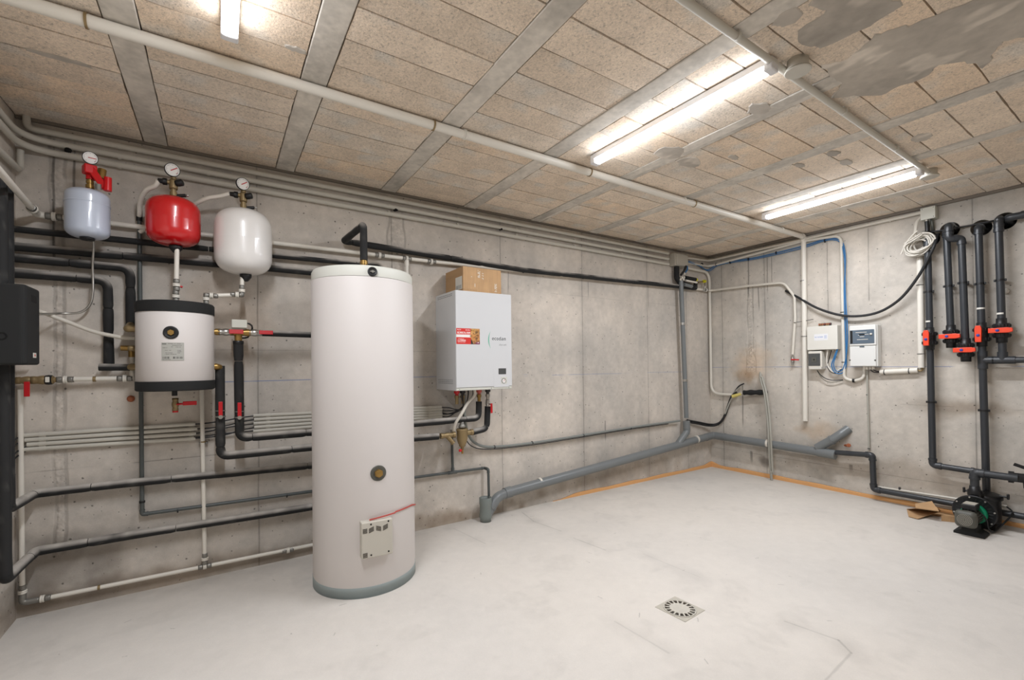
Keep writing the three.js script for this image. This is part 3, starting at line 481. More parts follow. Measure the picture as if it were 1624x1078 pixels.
// ================================================================ water pipes on the back wall
{
  const r = 0.0152, t = thing('white_water_pipe', 'long white water pipe along the upper back wall, ending in a tap on the right', 'pipe', [-3, 2.262, 0.04]);
  const W1 = [[-6.27, 2.27, 1.25], [-6.345, 2.25, 0.045], [-5.14, 2.255, 0.045], [-3.9, 2.263, 0.045], [-0.18, 2.335, 0.045]];
  part(t, 'pipe', tube([[-6.45, 2.275, 1.3], W1[0], [-6.34, 2.251, 0.1]], r, 0.06, 14), M.whitePipe); part(t, 'pipe', tube([[-6.28, 2.25, 0.045], ...W1.slice(2)], r, 0.2, 14), M.whitePipe);
  part(t, 'elbow', sweep(rounded([[-6.338, 2.25, 0.13], [-6.345, 2.25, 0.045], [-6.26, 2.25, 0.045]], 0.03), 0.0185, 14), M.whitePipe);
  pressCoupling(t, [-6.337, 2.252, 0.15], [0.07, 0.02, 1], r, 'coupling'); pressCoupling(t, [-6.275, 2.25, 0.045], [1, 0, 0], r, 'coupling');
  const tee = [[-4.196, 2.27, 0.045][0], 2.259, 0.045];
  for (const x of [[-4.419, 2.268, 0.045][0], tee[0], [-3.98, 2.264, 0.045][0]]) pressCoupling(t, [x, 2.259, 0.045], [1, 0, 0], r);
  part(t, 'tee', rod(tee, [tee[0], 2.2, 0.045], 0.0185), M.whitePipe); part(t, 'branch_pipe', tube([[tee[0], 2.21, 0.045], [tee[0], 1.72, 0.045], [-4.44, 1.71, 0.4]], r, 0.05), M.whitePipe);
  part(t, 'wall_pipe', tube([[-0.18, 2.335, 0.045], [-0.045, 2.333, 0.05], [-0.04, 2.316, 0.586], [-0.04, 2.292, 0.975], [-0.04, 2.117, 1.087], [-0.04, 1.867, 1.09], [-0.04, 1.462, 1.057]], r * 0.95, 0.12, 12), M.pexPipe);
  for (const x of [[-3.035, 2.254, 0.045][0], [-2.269, 2.265, 0.045][0]]) pipeClip(t, [x, 2.275 + (x + 3.2) * 0.0195, 0.045], [1, 0, 0], 0.0155, M.blackPlastic, 0.006);
  pressCoupling(t, [-0.13, 2.335, 0.045], [1, 0, 0], r);
  const k = [-0.045, 1.405, 1.059]; part(t, 'tap', join(ballBody(k, [0, 1, 0], 0.018, 0.07), rod(along(k, [0, -1, 0], 0.03), along(k, [0, -1, 0], 0.06), 0.012)), M.steel);
  lever(t, k, [-1, 0, 0], [0, -0.05, 1], 0.085);
}
{
  const t = thing('white_water_pipe', 'white water pipe running low above the floor and up the left corner', 'pipe', [-5.5, 0.09, 0.035]), r = 0.012;
  part(t, 'pipe', rod([-6.414, 1.27, 0.035], [-6.408, 0.11, 0.035], 0.0115), M.whitePipe); part(t, 'pipe', tube([[-6.408, 0.094, 0.035], [-4.64, 0.077, 0.035], [-4.64, 0.085, 0.27]], r, 0.03), M.whitePipe);
  part(t, 'elbow', sweep(rounded([[-6.408, 0.15, 0.035], [-6.408, 0.094, 0.035], [-6.35, 0.094, 0.035]], 0.02), 0.016, 14), M.dullSteel);
  pressCoupling(t, [-6.33, 0.094, 0.035], [1, 0, 0], r); pressCoupling(t, [-6.408, 0.155, 0.035], [0, 1, 0], r);
  pressCoupling(t, [[-5.087, 0.069, 0.035][0], 0.0765, 0.035], [1, 0, 0], r);
  pipeClip(t, [[-6.092, 0.096, 0.035][0], 0.0915, 0.035], [1, 0, 0], 0.0125, M.bronze, 0.012);
  const x = [-5.576, 0.105, 0.035][0]; pressCoupling(t, [x, 0.086, 0.035], [1, 0, 0], r); part(t, 'riser', rod([x, 0.09, 0.035], [x - 0.012, 1.27, 0.035], 0.0125), M.whitePipe); pressCoupling(t, [x, 0.135, 0.035], [0, 1, 0], r);
  pipeClip(t, [x - 0.005, [-5.572, 0.898, 0.035][1], 0.035], [0, 1, 0], 0.013, M.bronze, 0.008); part(t, 'clip_foot', bar([x - 0.005, [-5.572, 0.886, 0.035][1], 0.015], [0.05, 0.012, 0.03], 0.004), M.dullSteel);
}
{ // cold feed with check valve and two ball valves at the left corner
  const y = [-6.258, 1.321, 0.06][1], t = thing('valve_assembly', 'brass check valve and ball valve with hanging red lever in the left corner', 'valve', [-6.3, y, 0.06]);
  part(t, 'pipe', rod([-6.258, 1.323, 0.06], [-5.939, 1.322, 0.06], 0.0135), M.whitePipe);
  const xa = [-6.418, 1.322, 0.06][0], pt = (u) => [u, y, 0.06], X = [[-6.379, 1.324, 0.06][0], [-6.324, 1.323, 0.06][0], [-6.297, 1.322, 0.06][0], [-6.248, 1.321, 0.06][0], [-6.104, 1.317, 0.06][0], [-5.968, 1.313, 0.06][0]];
  part(t, 'ball_valve', ballBody(pt(X[0]), [1, 0, 0], 0.02, 0.09), M.bronze); part(t, 'check_valve', join(ballBody(pt((X[1] + X[2]) / 2 - 0.01), [1, 0, 0], 0.022, 0.09), nut(pt(X[1] - 0.02), [1, 0, 0], 0.024, 0.02)), M.bronze);
  part(t, 'clamp', turned([[0, -0.014], [0.026, -0.014], [0.028, 0], [0.026, 0.014], [0, 0.014]], pt(X[2] + 0.002), [1, 0, 0]), M.blackPlastic); part(t, 'tag', bar([X[2] + 0.002, y + 0.002, 0.09], [0.018, 0.03, 0.006], 0.003), M.whitePipe);
  part(t, 'stub', rod(pt(xa), pt(X[0]), 0.016), M.bronze); part(t, 'stub', rod(pt(X[0]), pt(X[3]), 0.015), M.bronze);
  pressCoupling(t, pt(X[3] + 0.02), [1, 0, 0], 0.0135); pressCoupling(t, pt(X[5]), [1, 0, 0], 0.0135); pipeClip(t, pt(X[4]), [1, 0, 0], 0.014, M.bronze, 0.014);
  lever(t, [X[0] + 0.005, y - 0.01, 0.07], [0, -0.2, 1], [0, -1, 0], 0.082, M.redLever, 0.024); part(t, 'stem_nut', rod([X[0] + 0.005, y, 0.06], [X[0] + 0.005, y - 0.05, 0.08], 0.007), M.steel);
  const y2 = [-6.374, 1.39, 0.08][1]; lever(t, [X[0] - 0.06, y2, 0.07], [0, 1, 0], [1, 0, 0], 0.085, M.redLever, 0.025); part(t, 'bleed_valve', ballBody([X[0] - 0.065, y2, 0.07], [0, 1, 0], 0.012, 0.05), M.steel);
  const v = [-5.936, 1.358, 0.06]; part(t, 'riser', tube([[-5.945, 1.322, 0.06], [v[0], y, 0.06], [v[0] + 0.002, [-5.944, 1.488, 0.06][1], 0.06]], 0.0115, 0.015), M.pexPipe); part(t, 'elbow', join(sweep(rounded([[v[0], [-5.944, 1.45, 0.06][1], 0.06], [v[0], [-5.944, 1.504, 0.06][1], 0.06], [v[0] - 0.05, [-5.944, 1.504, 0.06][1], 0.062]], 0.015), 0.016, 14)), M.brass);
}
{ const t = thing('grey_drain_pipe', 'thin dark grey pipe dropping behind the small buffer tank and running to the drain cup', 'pipe', [-5.895, 0.48, 0.032]);
  const jx = [-3.795, 0.461, 0.032][0];
  moulded(t, [[-5.9, 2.34, 0.032], [-5.893, 0.483, 0.032], [-3.478, 0.447, 0.032], [-3.478, 0.447, 0.1], [-3.474, 0.19, 0.1]], 0.0115, M.slatePvc, { elbow: 0.03 });
  part(t, 'upper_socket', turned([[0, 0], [0.016, 0], [0.016, 0.05], [0.013, 0.09], [0, 0.09]], [-5.9, 2.29, 0.032]), M.blackPlastic);
  part(t, 'branch_pipe', rod([jx, 0.46, 0.032], [jx - 0.006, 0.82, 0.032], 0.0115), M.slatePvc); part(t, 'tee', join(rod([jx - 0.04, 0.451, 0.032], [jx + 0.04, 0.45, 0.032], 0.0145), rod([jx, 0.45, 0.032], [jx, 0.49, 0.032], 0.0145)), M.slatePvc);
  for (const p of [[-5.717, 0.483, 0.032], [-5.092, 0.472, 0.032]]) pipeClip(t, [p[0], 0.478 - (p[0] + 5.9) * 0.0149, 0.032], [1, 0, 0], 0.013, M.blackPlastic, 0.008); pipeClip(t, [-5.895, 1.72, 0.032], [0, 1, 0], 0.013, M.blackPlastic, 0.01); pipeClip(t, [-5.893, 0.56, 0.032], [0, 1, 0], 0.013, M.blackPlastic, 0.012);
}
// grey conduits in flat bundles halfway up the wall
{
  const bundle = (x0, x1, y0, y1, n, w0, clips, offs) => {
    for (let i = 0; i < n; i++) {
      const y = (q) => mix(y0[0], y0[1], i / (n - 1)) + (q - x0) / (x1 - x0) * (mix(y1[0], y1[1], i / (n - 1)) - mix(y0[0], y0[1], i / (n - 1)));
      const t = thing('conduit', `${['first', 'second', 'third', 'fourth', 'fifth'][i]} from top of ${n === 4 ? 'four' : 'five'} thin grey conduits ${w0}`, 'conduit', [x0, y(x0), 0.022], `thin conduits ${w0}`);
      part(t, 'tube', rod([x0 + offs[i], y(x0), 0.022], [x1 + offs[n - 1 - i], y(x1), 0.022], 0.0118, 0.0118, 14), M.conduit);
      for (const c of clips) part(t, 'clip', join(rod([c - 0.014, y(c), 0.022], [c + 0.014, y(c), 0.022], 0.0142, 0.0142, 14), bar([c, y(c), 0.008], [0.03, 0.024, 0.012], 0.002)), M.conduit);
    }
  };
  bundle(-6.404, -5.623, [1.014, 0.936], [1.016, 0.922], 4, 'left of the small buffer tank', [-6.33, -5.645], [0, 0.004, 0.012, 0]);
  bundle(-5.295, -3.888, [1.047, 0.94], [1.024, 0.94], 5, 'passing behind the tall tank', [-5.205, [-4.001, 0.977, 0.022][0]], [0, 0.003, 0, 0.004, -0.002]);
  const wires = (name, label, L, at) => { const t = thing(name, label, 'cable', at); for (const p of L) part(t, 'wire', cable(p, 0.0042), M.blackCable); };
  const hop = (y0, y1, sag) => [[-5.65, y0, 0.022], [-5.58, mix(y0, y1, 0.1) - sag * 0.4, 0.035], [-5.46, mix(y0, y1, 0.5) - sag, 0.03], [-5.36, mix(y0, y1, 0.9) - sag * 0.3, 0.035], [-5.27, y1, 0.022]];
  wires('black_cables', 'black cables bridging the gap between the two conduit bundles', [hop(1.015, 1.045, 0.004), hop(0.985, 1.02, 0.012), hop(0.953, 0.99, -0.006), hop(0.925, 0.965, 0.014), hop(0.93, 0.942, -0.004)], [-5.45, 0.98, 0.03]);
  wires('black_cables', 'black cables leaving the left end of the conduit bundle in the corner', [[[-6.38, 1.013, 0.022], [-6.42, 1.008, 0.03], [-6.43, 0.985, 0.1]], [[-6.38, 0.987, 0.022], [-6.42, 0.978, 0.03], [-6.43, 0.95, 0.1]], [[-6.37, 0.962, 0.022], [-6.415, 0.94, 0.03], [-6.43, 0.905, 0.12]], [[-6.38, 0.937, 0.022], [-6.415, 0.915, 0.03], [-6.43, 0.88, 0.12]]], [-6.41, 0.97, 0.03]);
  const up = (y, x1, z1) => [[-3.92, y, 0.022], [-3.83, y - 0.008, 0.03], [-3.74, 0.995, 0.06], [-3.70, 1.05, 0.11], [x1, 1.12, z1], [x1, 1.19, z1]];
  wires('black_cables', 'black cables rising from the conduit bundle into the white wall unit', [up(1.022, -3.69, 0.14), up(0.995, -3.66, 0.16), up(0.968, -3.71, 0.17), up(0.945, -3.64, 0.15), [[-3.92, 0.98, 0.022], [-3.8, 0.96, 0.04], [-3.7, 1.03, 0.12], [-3.79, 1.09, 0.22], [-3.80, 1.19, 0.24]]], [-3.75, 1.02, 0.06]);
}

// ================================================================ black foam-insulated pipes
{
  const foam = (label, pts, r, bend, joints, dust, seed) => { const t = thing('insulated_pipe', label, 'pipe', pts[Math.floor(pts.length / 2)]); foamRun(t, pts, r, bend, joints, dust, seed); return t; };
  foam('uppermost black insulated pipe on the left, thin, passing behind all three vessels', [[-6.44, 2.153, 0.05], [-5.16, 2.163, 0.05], [-4.55, 2.172, 0.05], [-4.42, 2.165, 0.12], [-4.42, 1.86, 0.16], [-4.46, 1.85, 0.40]], 0.0185, 0.06, [0.35, 0.72, 0.905], 0.3, 3);
  foam('thick black insulated pipe on the left just under the thin uppermost one', [[-6.44, 2.057, 0.05], [-5.16, 2.072, 0.05], [-4.62, 2.07, 0.05], [-4.6, 1.75, 0.07], [-4.6, 1.74, 0.29]], 0.024, 0.06, [0.2, 0.42, 0.66], 0.32, 7);
  foam('black insulated pipe bending down into the upper left port of the small buffer tank', [[-6.44, 1.995, 0.05], [-5.942, 1.99, 0.05], [-5.94, 1.64, 0.05]], 0.0245, 0.06, [0.28, 0.72], 0.3, 11);
  foam('black insulated pipe bending down further left, ending below at a level stub', [[-6.44, 1.91, 0.05], [-6.045, 1.905, 0.05], [-6.041, 1.41, 0.055]], 0.0245, 0.06, [0.3, 0.62, 0.8], 0.3, 13);
  foam('short level black insulated stub left of the small buffer tank', [[-6.08, 1.39, 0.085], [-5.941, 1.387, 0.09]], 0.0205, 0.02, [], 0.25, 17);
  const p5 = foam('dusty black insulated pipe running at knee height into the left corner, upper of the two', [[-6.44, 2.33, 0.375], [-6.372, 2.33, 0.375], [-6.368, 0.692, 0.375], [-6.35, 0.692, 0.06], [-5.96, 0.69, 0.06], [-4.62, 0.655, 0.06], [-4.62, 0.655, 0.28]], 0.0245, 0.03, [0.50, 0.565, 0.66, 0.86], 0.62, 19);
  const p6 = foam('dusty black insulated pipe running near the floor into the left corner, lower of the two', [[-6.44, 2.31, 0.455], [-6.372, 2.31, 0.455], [-6.358, 0.372, 0.455], [-6.349, 0.372, 0.06], [-5.96, 0.374, 0.06], [-4.62, 0.36, 0.06], [-4.62, 0.36, 0.28]], 0.0255, 0.03, [0.53, 0.60, 0.695, 0.885], 0.58, 23);
  void p5; void p6;
}
{ // pump group in its black foam shell on the left wall
  const t = thing('pump_group_shell', 'black foam housing of a pump group on the left wall, with small white sticker', 'housing', [-6.35, 1.4, 0.49]);
  const sh = new THREE.Shape(), x0 = -6.43, x1 = -6.251, z0 = 0.415, z1 = 0.6, c = 0.02;
  sh.moveTo(x0, -z0); sh.lineTo(x0, -z1); sh.lineTo(x1 - 0.012, -z1); sh.quadraticCurveTo(x1, -z1, x1, -z1 + 0.012); sh.lineTo(x1, -z0 - c); sh.quadraticCurveTo(x1, -z0, x1 - c, -z0); sh.lineTo(x0, -z0);
  const g = new THREE.ExtrudeGeometry(sh, { depth: 0.352, bevelEnabled: true, bevelThickness: 0.012, bevelSize: 0.012, bevelSegments: 4, curveSegments: 6 }); g.rotateX(-Math.PI / 2).translate(-0.006, 1.414, 0);
  part(t, 'shell', g, M.blackMatt);
  part(t, 'grip_recess', bar([x1 + 0.004, 1.722, 0.505], [0.006, 0.035, 0.075], 0.012), M.void);
  part(t, 'sticker', bar([x1 + 0.0065, 1.448, 0.5], [0.002, 0.024, 0.042], 0.0008), M.panelWhite); part(t, 'sticker_mark', bar([x1 + 0.008, 1.448, 0.5], [0.001, 0.010, 0.014], 0.0004), M.redCable);
  part(t, 'bolt_hole', turned([[0, 0], [0.019, 0], [0.019, 0.003], [0.012, 0.004], [0.012, 0.001], [0, 0.001]], [-6.324, 1.533, 0.609], [0, 0, 1]), M.void);
}
single('pipe_stub', 'small rusty pipe stub poking out of the back wall below the small buffer tank', 'pipe', join(turned([[0, 0], [0.018, 0.002], [0.02, 0.01], [0.013, 0.014], [0.012, 0.02], [0, 0.02]], [-5.947, 1.195, 0], [0, 0, 1], 16), nut([[-5.947, 1.195, 0][0], [-5.947, 1.195, 0][1], 0.02], [0, 0, 1], 0.012, 0.012)), M.rust, [-5.947, 1.195, 0]);
single('pipe_stub', 'small rusty red pipe stub above the dark stepped pipe on the right wall', 'pipe', join(rod([0.01, 0.497, 1.534], [-0.06, 0.513, 1.599], 0.012), nut([-0.05, 0.511, 1.59], [-1, 0.1, 0.2], 0.02, 0.02)), M.rust, [-0.03, 0.507, 1.577]);
{ // PEX hose and braided hose behind the shell
  single('white_hose', 'white plastic hose sagging from behind the black housing towards the small buffer tank', 'hose', join(cable([[-6.30, 1.66, 0.36], [-6.31, 1.696, 0.14], [-6.252, 1.669, 0.13], [-6.192, 1.64, 0.125], [-6.093, 1.594, 0.12], [-5.973, 1.564, 0.12]], 0.0115, 12), rod([-5.979, 1.564, 0.12], [-5.913, 1.562, 0.12], 0.013)), M.pexPipe, [-6.192, 1.64, 0.125]);
  const t = thing('braided_hose', 'thin braided steel hose curving down from the bluish vessel to the black housing', 'hose', [-6.12, 1.8, 0.09]);
  part(t, 'hose', sweep(smooth([[-6.1, 2.13, 0.2], [-6.093, 2.114, 0.14], [-6.105, 1.985, 0.09], [-6.107, 1.821, 0.08], [-6.121, 1.75, 0.08], [-6.161, 1.707, 0.08], [-6.241, 1.694, 0.1], [-6.30, 1.66, 0.36]], 0.004), (s) => 0.0062 + 0.0006 * Math.sin(s * 900), 10), M.steel);
}
// ================================================================ expansion vessels
function vesselShell(r, h, shoulder, foot) {
  const pts = [[0, 0]], n = 8;
  for (let i = 1; i <= n; i++) { const a = i / n * Math.PI / 2; pts.push([r * Math.pow(Math.sin(a), 0.72), foot * (1 - Math.pow(Math.cos(a), 0.85))]); }
  pts.push([r, h * 0.5 - 0.002], [r * 1.012, h * 0.5], [r, h * 0.5 + 0.002]);
  for (let i = n; i >= 0; i--) { const a = i / n * Math.PI / 2; pts.push([Math.max(0, r * Math.pow(Math.sin(a), 0.72)), h - shoulder * (1 - Math.pow(Math.cos(a), 0.85))]); }
  return pts;
}
function vessel(label, at, r, h, mat, build, shoulder = 0.09, foot = 0.1) {
  const t = thing('expansion_vessel', label, 'vessel', at, 'expansion vessels above the small buffer tank');
  part(t, 'shell', turned(vesselShell(r, h, shoulder, foot), at, [0, 1, 0], 48), mat);
  part(t, 'wall_bracket', join(bar([at[0], at[1] + h * 0.72, at[2] / 2], [0.03, 0.03, at[2]], 0.004), bar([at[0], at[1] + h * 0.72, 0.006], [0.06, 0.12, 0.012], 0.003)), M.dullSteel);
  build(t, [at[0], at[1] + h, at[2]]); return t;
}
const G = [0.25, -0.12, 0.95];                             // way the gauges face
vessel('small bluish-white expansion vessel with red valve group on top', [-6.101, 2.105, 0.225], 0.096, 0.272, M.vesselBlue, (t, p) => {
  part(t, 'seam_band', turned([[0.0975, -0.004], [0.0985, 0], [0.0975, 0.004]], [p[0], p[1] - 0.082, p[2]], [0, 1, 0], 48), M.vesselBlue);
  part(t, 'valve_boss', turned([[0, -0.01], [0.028, -0.01], [0.026, 0.004], [0, 0.006]], [p[0] + 0.01, p[1], p[2]]), M.vesselBlue);
  part(t, 'fitting', join(rod([p[0] + 0.01, p[1], p[2]], [p[0] + 0.01, p[1] + 0.07, p[2]], 0.013), nut([p[0] + 0.01, p[1] + 0.02, p[2]], [0, 1, 0], 0.02, 0.018), nut([p[0] + 0.01, p[1] + 0.045, p[2]], [0, 1, 0], 0.018, 0.014), rod([p[0] + 0.05, p[1] + 0.085, p[2] - 0.03], [p[0] + 0.055, p[1] + 0.14, p[2] - 0.04], 0.02)), M.brass);
  const b = part(t, 'safety_block', join(bar([p[0] + 0.012, p[1] + 0.108, p[2] + 0.02], [0.055, 0.05, 0.06], 0.008, 0.4), bar([0, 0, 0], [0.035, 0.13, 0.03], 0.006).rotateZ(0.55).translate(p[0] + 0.045, p[1] + 0.07, p[2] + 0.03), rod([p[0] + 0.012, p[1] + 0.06, p[2]], [p[0] + 0.012, p[1] + 0.1, p[2]], 0.02)), M.redBright, 'red valve block');
  part(b, 'discharge_cap', rod([p[0] + 0.09, p[1] + 0.0, p[2] + 0.04], [p[0] + 0.092, p[1] + 0.075, p[2] + 0.04], 0.019, 0.017), M.redBright);
  part(b, 'drain_nut', join(nut([p[0] + 0.055, p[1] + 0.01, p[2] + 0.06], [0, 1, 0.3], 0.014, 0.03)), M.dullSteel);
  gauge(t, [p[0] + 0.015, p[1] + 0.175, p[2] + 0.02], G, 0.034, 0.0);
  part(t, 'gauge_stem', rod([p[0] + 0.012, p[1] + 0.12, p[2] + 0.01], [p[0] + 0.012, p[1] + 0.16, p[2] + 0.01], 0.008), M.blackPlastic);
  part(t, 'bottom_plug', turned([[0, -0.012], [0.03, -0.01], [0.034, 0.004], [0, 0.008]], [p[0] + 0.0, p[1] - 0.272, p[2] + 0.01]), M.blackPlastic);
}, 0.045, 0.05);
function vesselTop(t, p, bx) {                              // brass tee, gauge, plug, black hose nut
  part(t, 'top_flange', turned([[0, -0.012], [0.05, -0.012], [0.052, -0.002], [0.03, 0.004], [0, 0.006]], p), M.dullSteel);
  part(t, 'fitting', join(rod(p, [p[0], p[1] + 0.125, p[2]], 0.015), nut([p[0], p[1] + 0.022, p[2]], [0, 1, 0], 0.021, 0.022), turned([[0, 0.05], [0.02, 0.05], [0.022, 0.06], [0.022, 0.1], [0.017, 0.11], [0, 0.11]], p), rod([p[0], p[1] + 0.09, p[2]], [p[0] - 0.035, p[1] + 0.09, p[2]], 0.013)), M.bronze);
  part(t, 'hose_nut', turned([[0, 0], [0.02, 0], [0.02, 0.02], [0.015, 0.024], [0.013, 0.045], [0, 0.045]], [p[0] - 0.03, p[1] + 0.09, p[2]], [-1, 0, 0]), M.blackPlastic);
  part(t, 'safety_valve', join(turned([[0, 0], [0.017, 0], [0.02, 0.012], [0.02, 0.035], [0.014, 0.04], [0, 0.04]], [p[0] + 0.012, p[1] + 0.085, p[2] + 0.012], [0.9, 0.25, 0.3]), rod([p[0], p[1] + 0.012, p[2]], [p[0] + 0.06, p[1] + 0.022, p[2] + 0.01], 0.01)), M.blackPlastic);
  part(t, 'test_tip', turned([[0, 0], [0.006, 0], [0.007, 0.014], [0, 0.018]], [p[0] + 0.06, p[1] + 0.022, p[2] + 0.01], [1, 0.1, 0.2], 10), M.steel);
  part(t, 'bottom_plug', turned([[0, -0.034], [0.014, -0.031], [0.033, -0.006], [0.035, 0.018], [0, 0.02]], [bx[0], bx[1] - 0.016, bx[2]]), M.blackPlastic);
  gauge(t, [p[0] - 0.004, p[1] + 0.16, p[2] + 0.022], G, 0.039, 0.6);
}
vessel('red expansion vessel hanging between the two pale ones', [-5.717, 2.118, 0.225], 0.136, 0.29, M.vesselRed, (t, p) => vesselTop(t, p, [p[0] + 0.01, p[1] - 0.285, p[2]]), 0.09, 0.085);
vessel('large white expansion vessel at the right of the red one', [-5.354, 1.98, 0.225], 0.163, 0.42, M.vesselWhite, (t, p) => vesselTop(t, p, [p[0] + 0.01, p[1] - 0.415, p[2]]), 0.13, 0.12);
single('white_hose', 'white hose arching from the red vessel fitting down to the dark grey pipe', 'hose', cable([[-5.79, 2.498, 0.225], [-5.803, 2.468, 0.21], [-5.844, 2.449, 0.18], [-5.872, 2.419, 0.14], [-5.891, 2.377, 0.09], [-5.899, 2.317, 0.04], [-5.9, 2.32, 0.032]], 0.0135, 12), M.whitePipe, [-5.8, 2.5, 0.2], 'white hoses of the vessels');
single('white_hose', 'white hose arching from the white vessel fitting behind the red vessel', 'hose', cable([[-5.43, 2.49, 0.225], [-5.478, 2.47, 0.21], [-5.544, 2.451, 0.19], [-5.605, 2.42, 0.15], [-5.68, 2.364, 0.08], [-5.84, 2.266, 0.05], [-5.9, 2.22, 0.035]], 0.0125, 12), M.whitePipe, [-5.5, 2.48, 0.2], 'white hoses of the vessels');
{ const t = thing('white_water_pipe', 'short white pipe with press fittings from the red vessel down to the small buffer tank', 'pipe', [-5.69, 1.75, 0.24]);
  const p = [-5.7, 2.104, 0.24], q = [-5.707, 1.788, 0.24]; part(t, 'pipe', rod([p[0], p[1] + 0.02, 0.24], q, 0.0125), M.whitePipe); const m = [-5.704, 1.879, 0.24]; pressCoupling(t, m, [0, 1, 0], 0.0125); pressCoupling(t, [-5.707, 1.81, 0.24], [0, 1, 0], 0.0125, 'coupling');
  part(t, 'vent_screw', rod([m[0], m[1], m[2]], [m[0] + 0.03, m[1] - 0.01, m[2]], 0.006), M.redLever);
}
{ const t = thing('white_water_pipe', 'stepped white pipe from the white vessel across to the small buffer tank', 'pipe', [-5.45, 1.85, 0.23]);
  part(t, 'pipe', tube([[-5.364, 1.976, 0.23], [-5.366, 1.849, 0.23], [-5.557, 1.827, 0.23], [-5.557, 1.776, 0.23]], 0.0122, 0.014), M.whitePipe);
  for (const [p, d] of [[[-5.366, 1.874, 0.23], [0, 1, 0]], [[-5.393, 1.846, 0.23], [1, 0, 0]], [[-5.53, 1.83, 0.23], [1, 0, 0]], [[-5.557, 1.807, 0.23], [0, 1, 0]]]) pressCoupling(t, p, d, 0.0115);
}
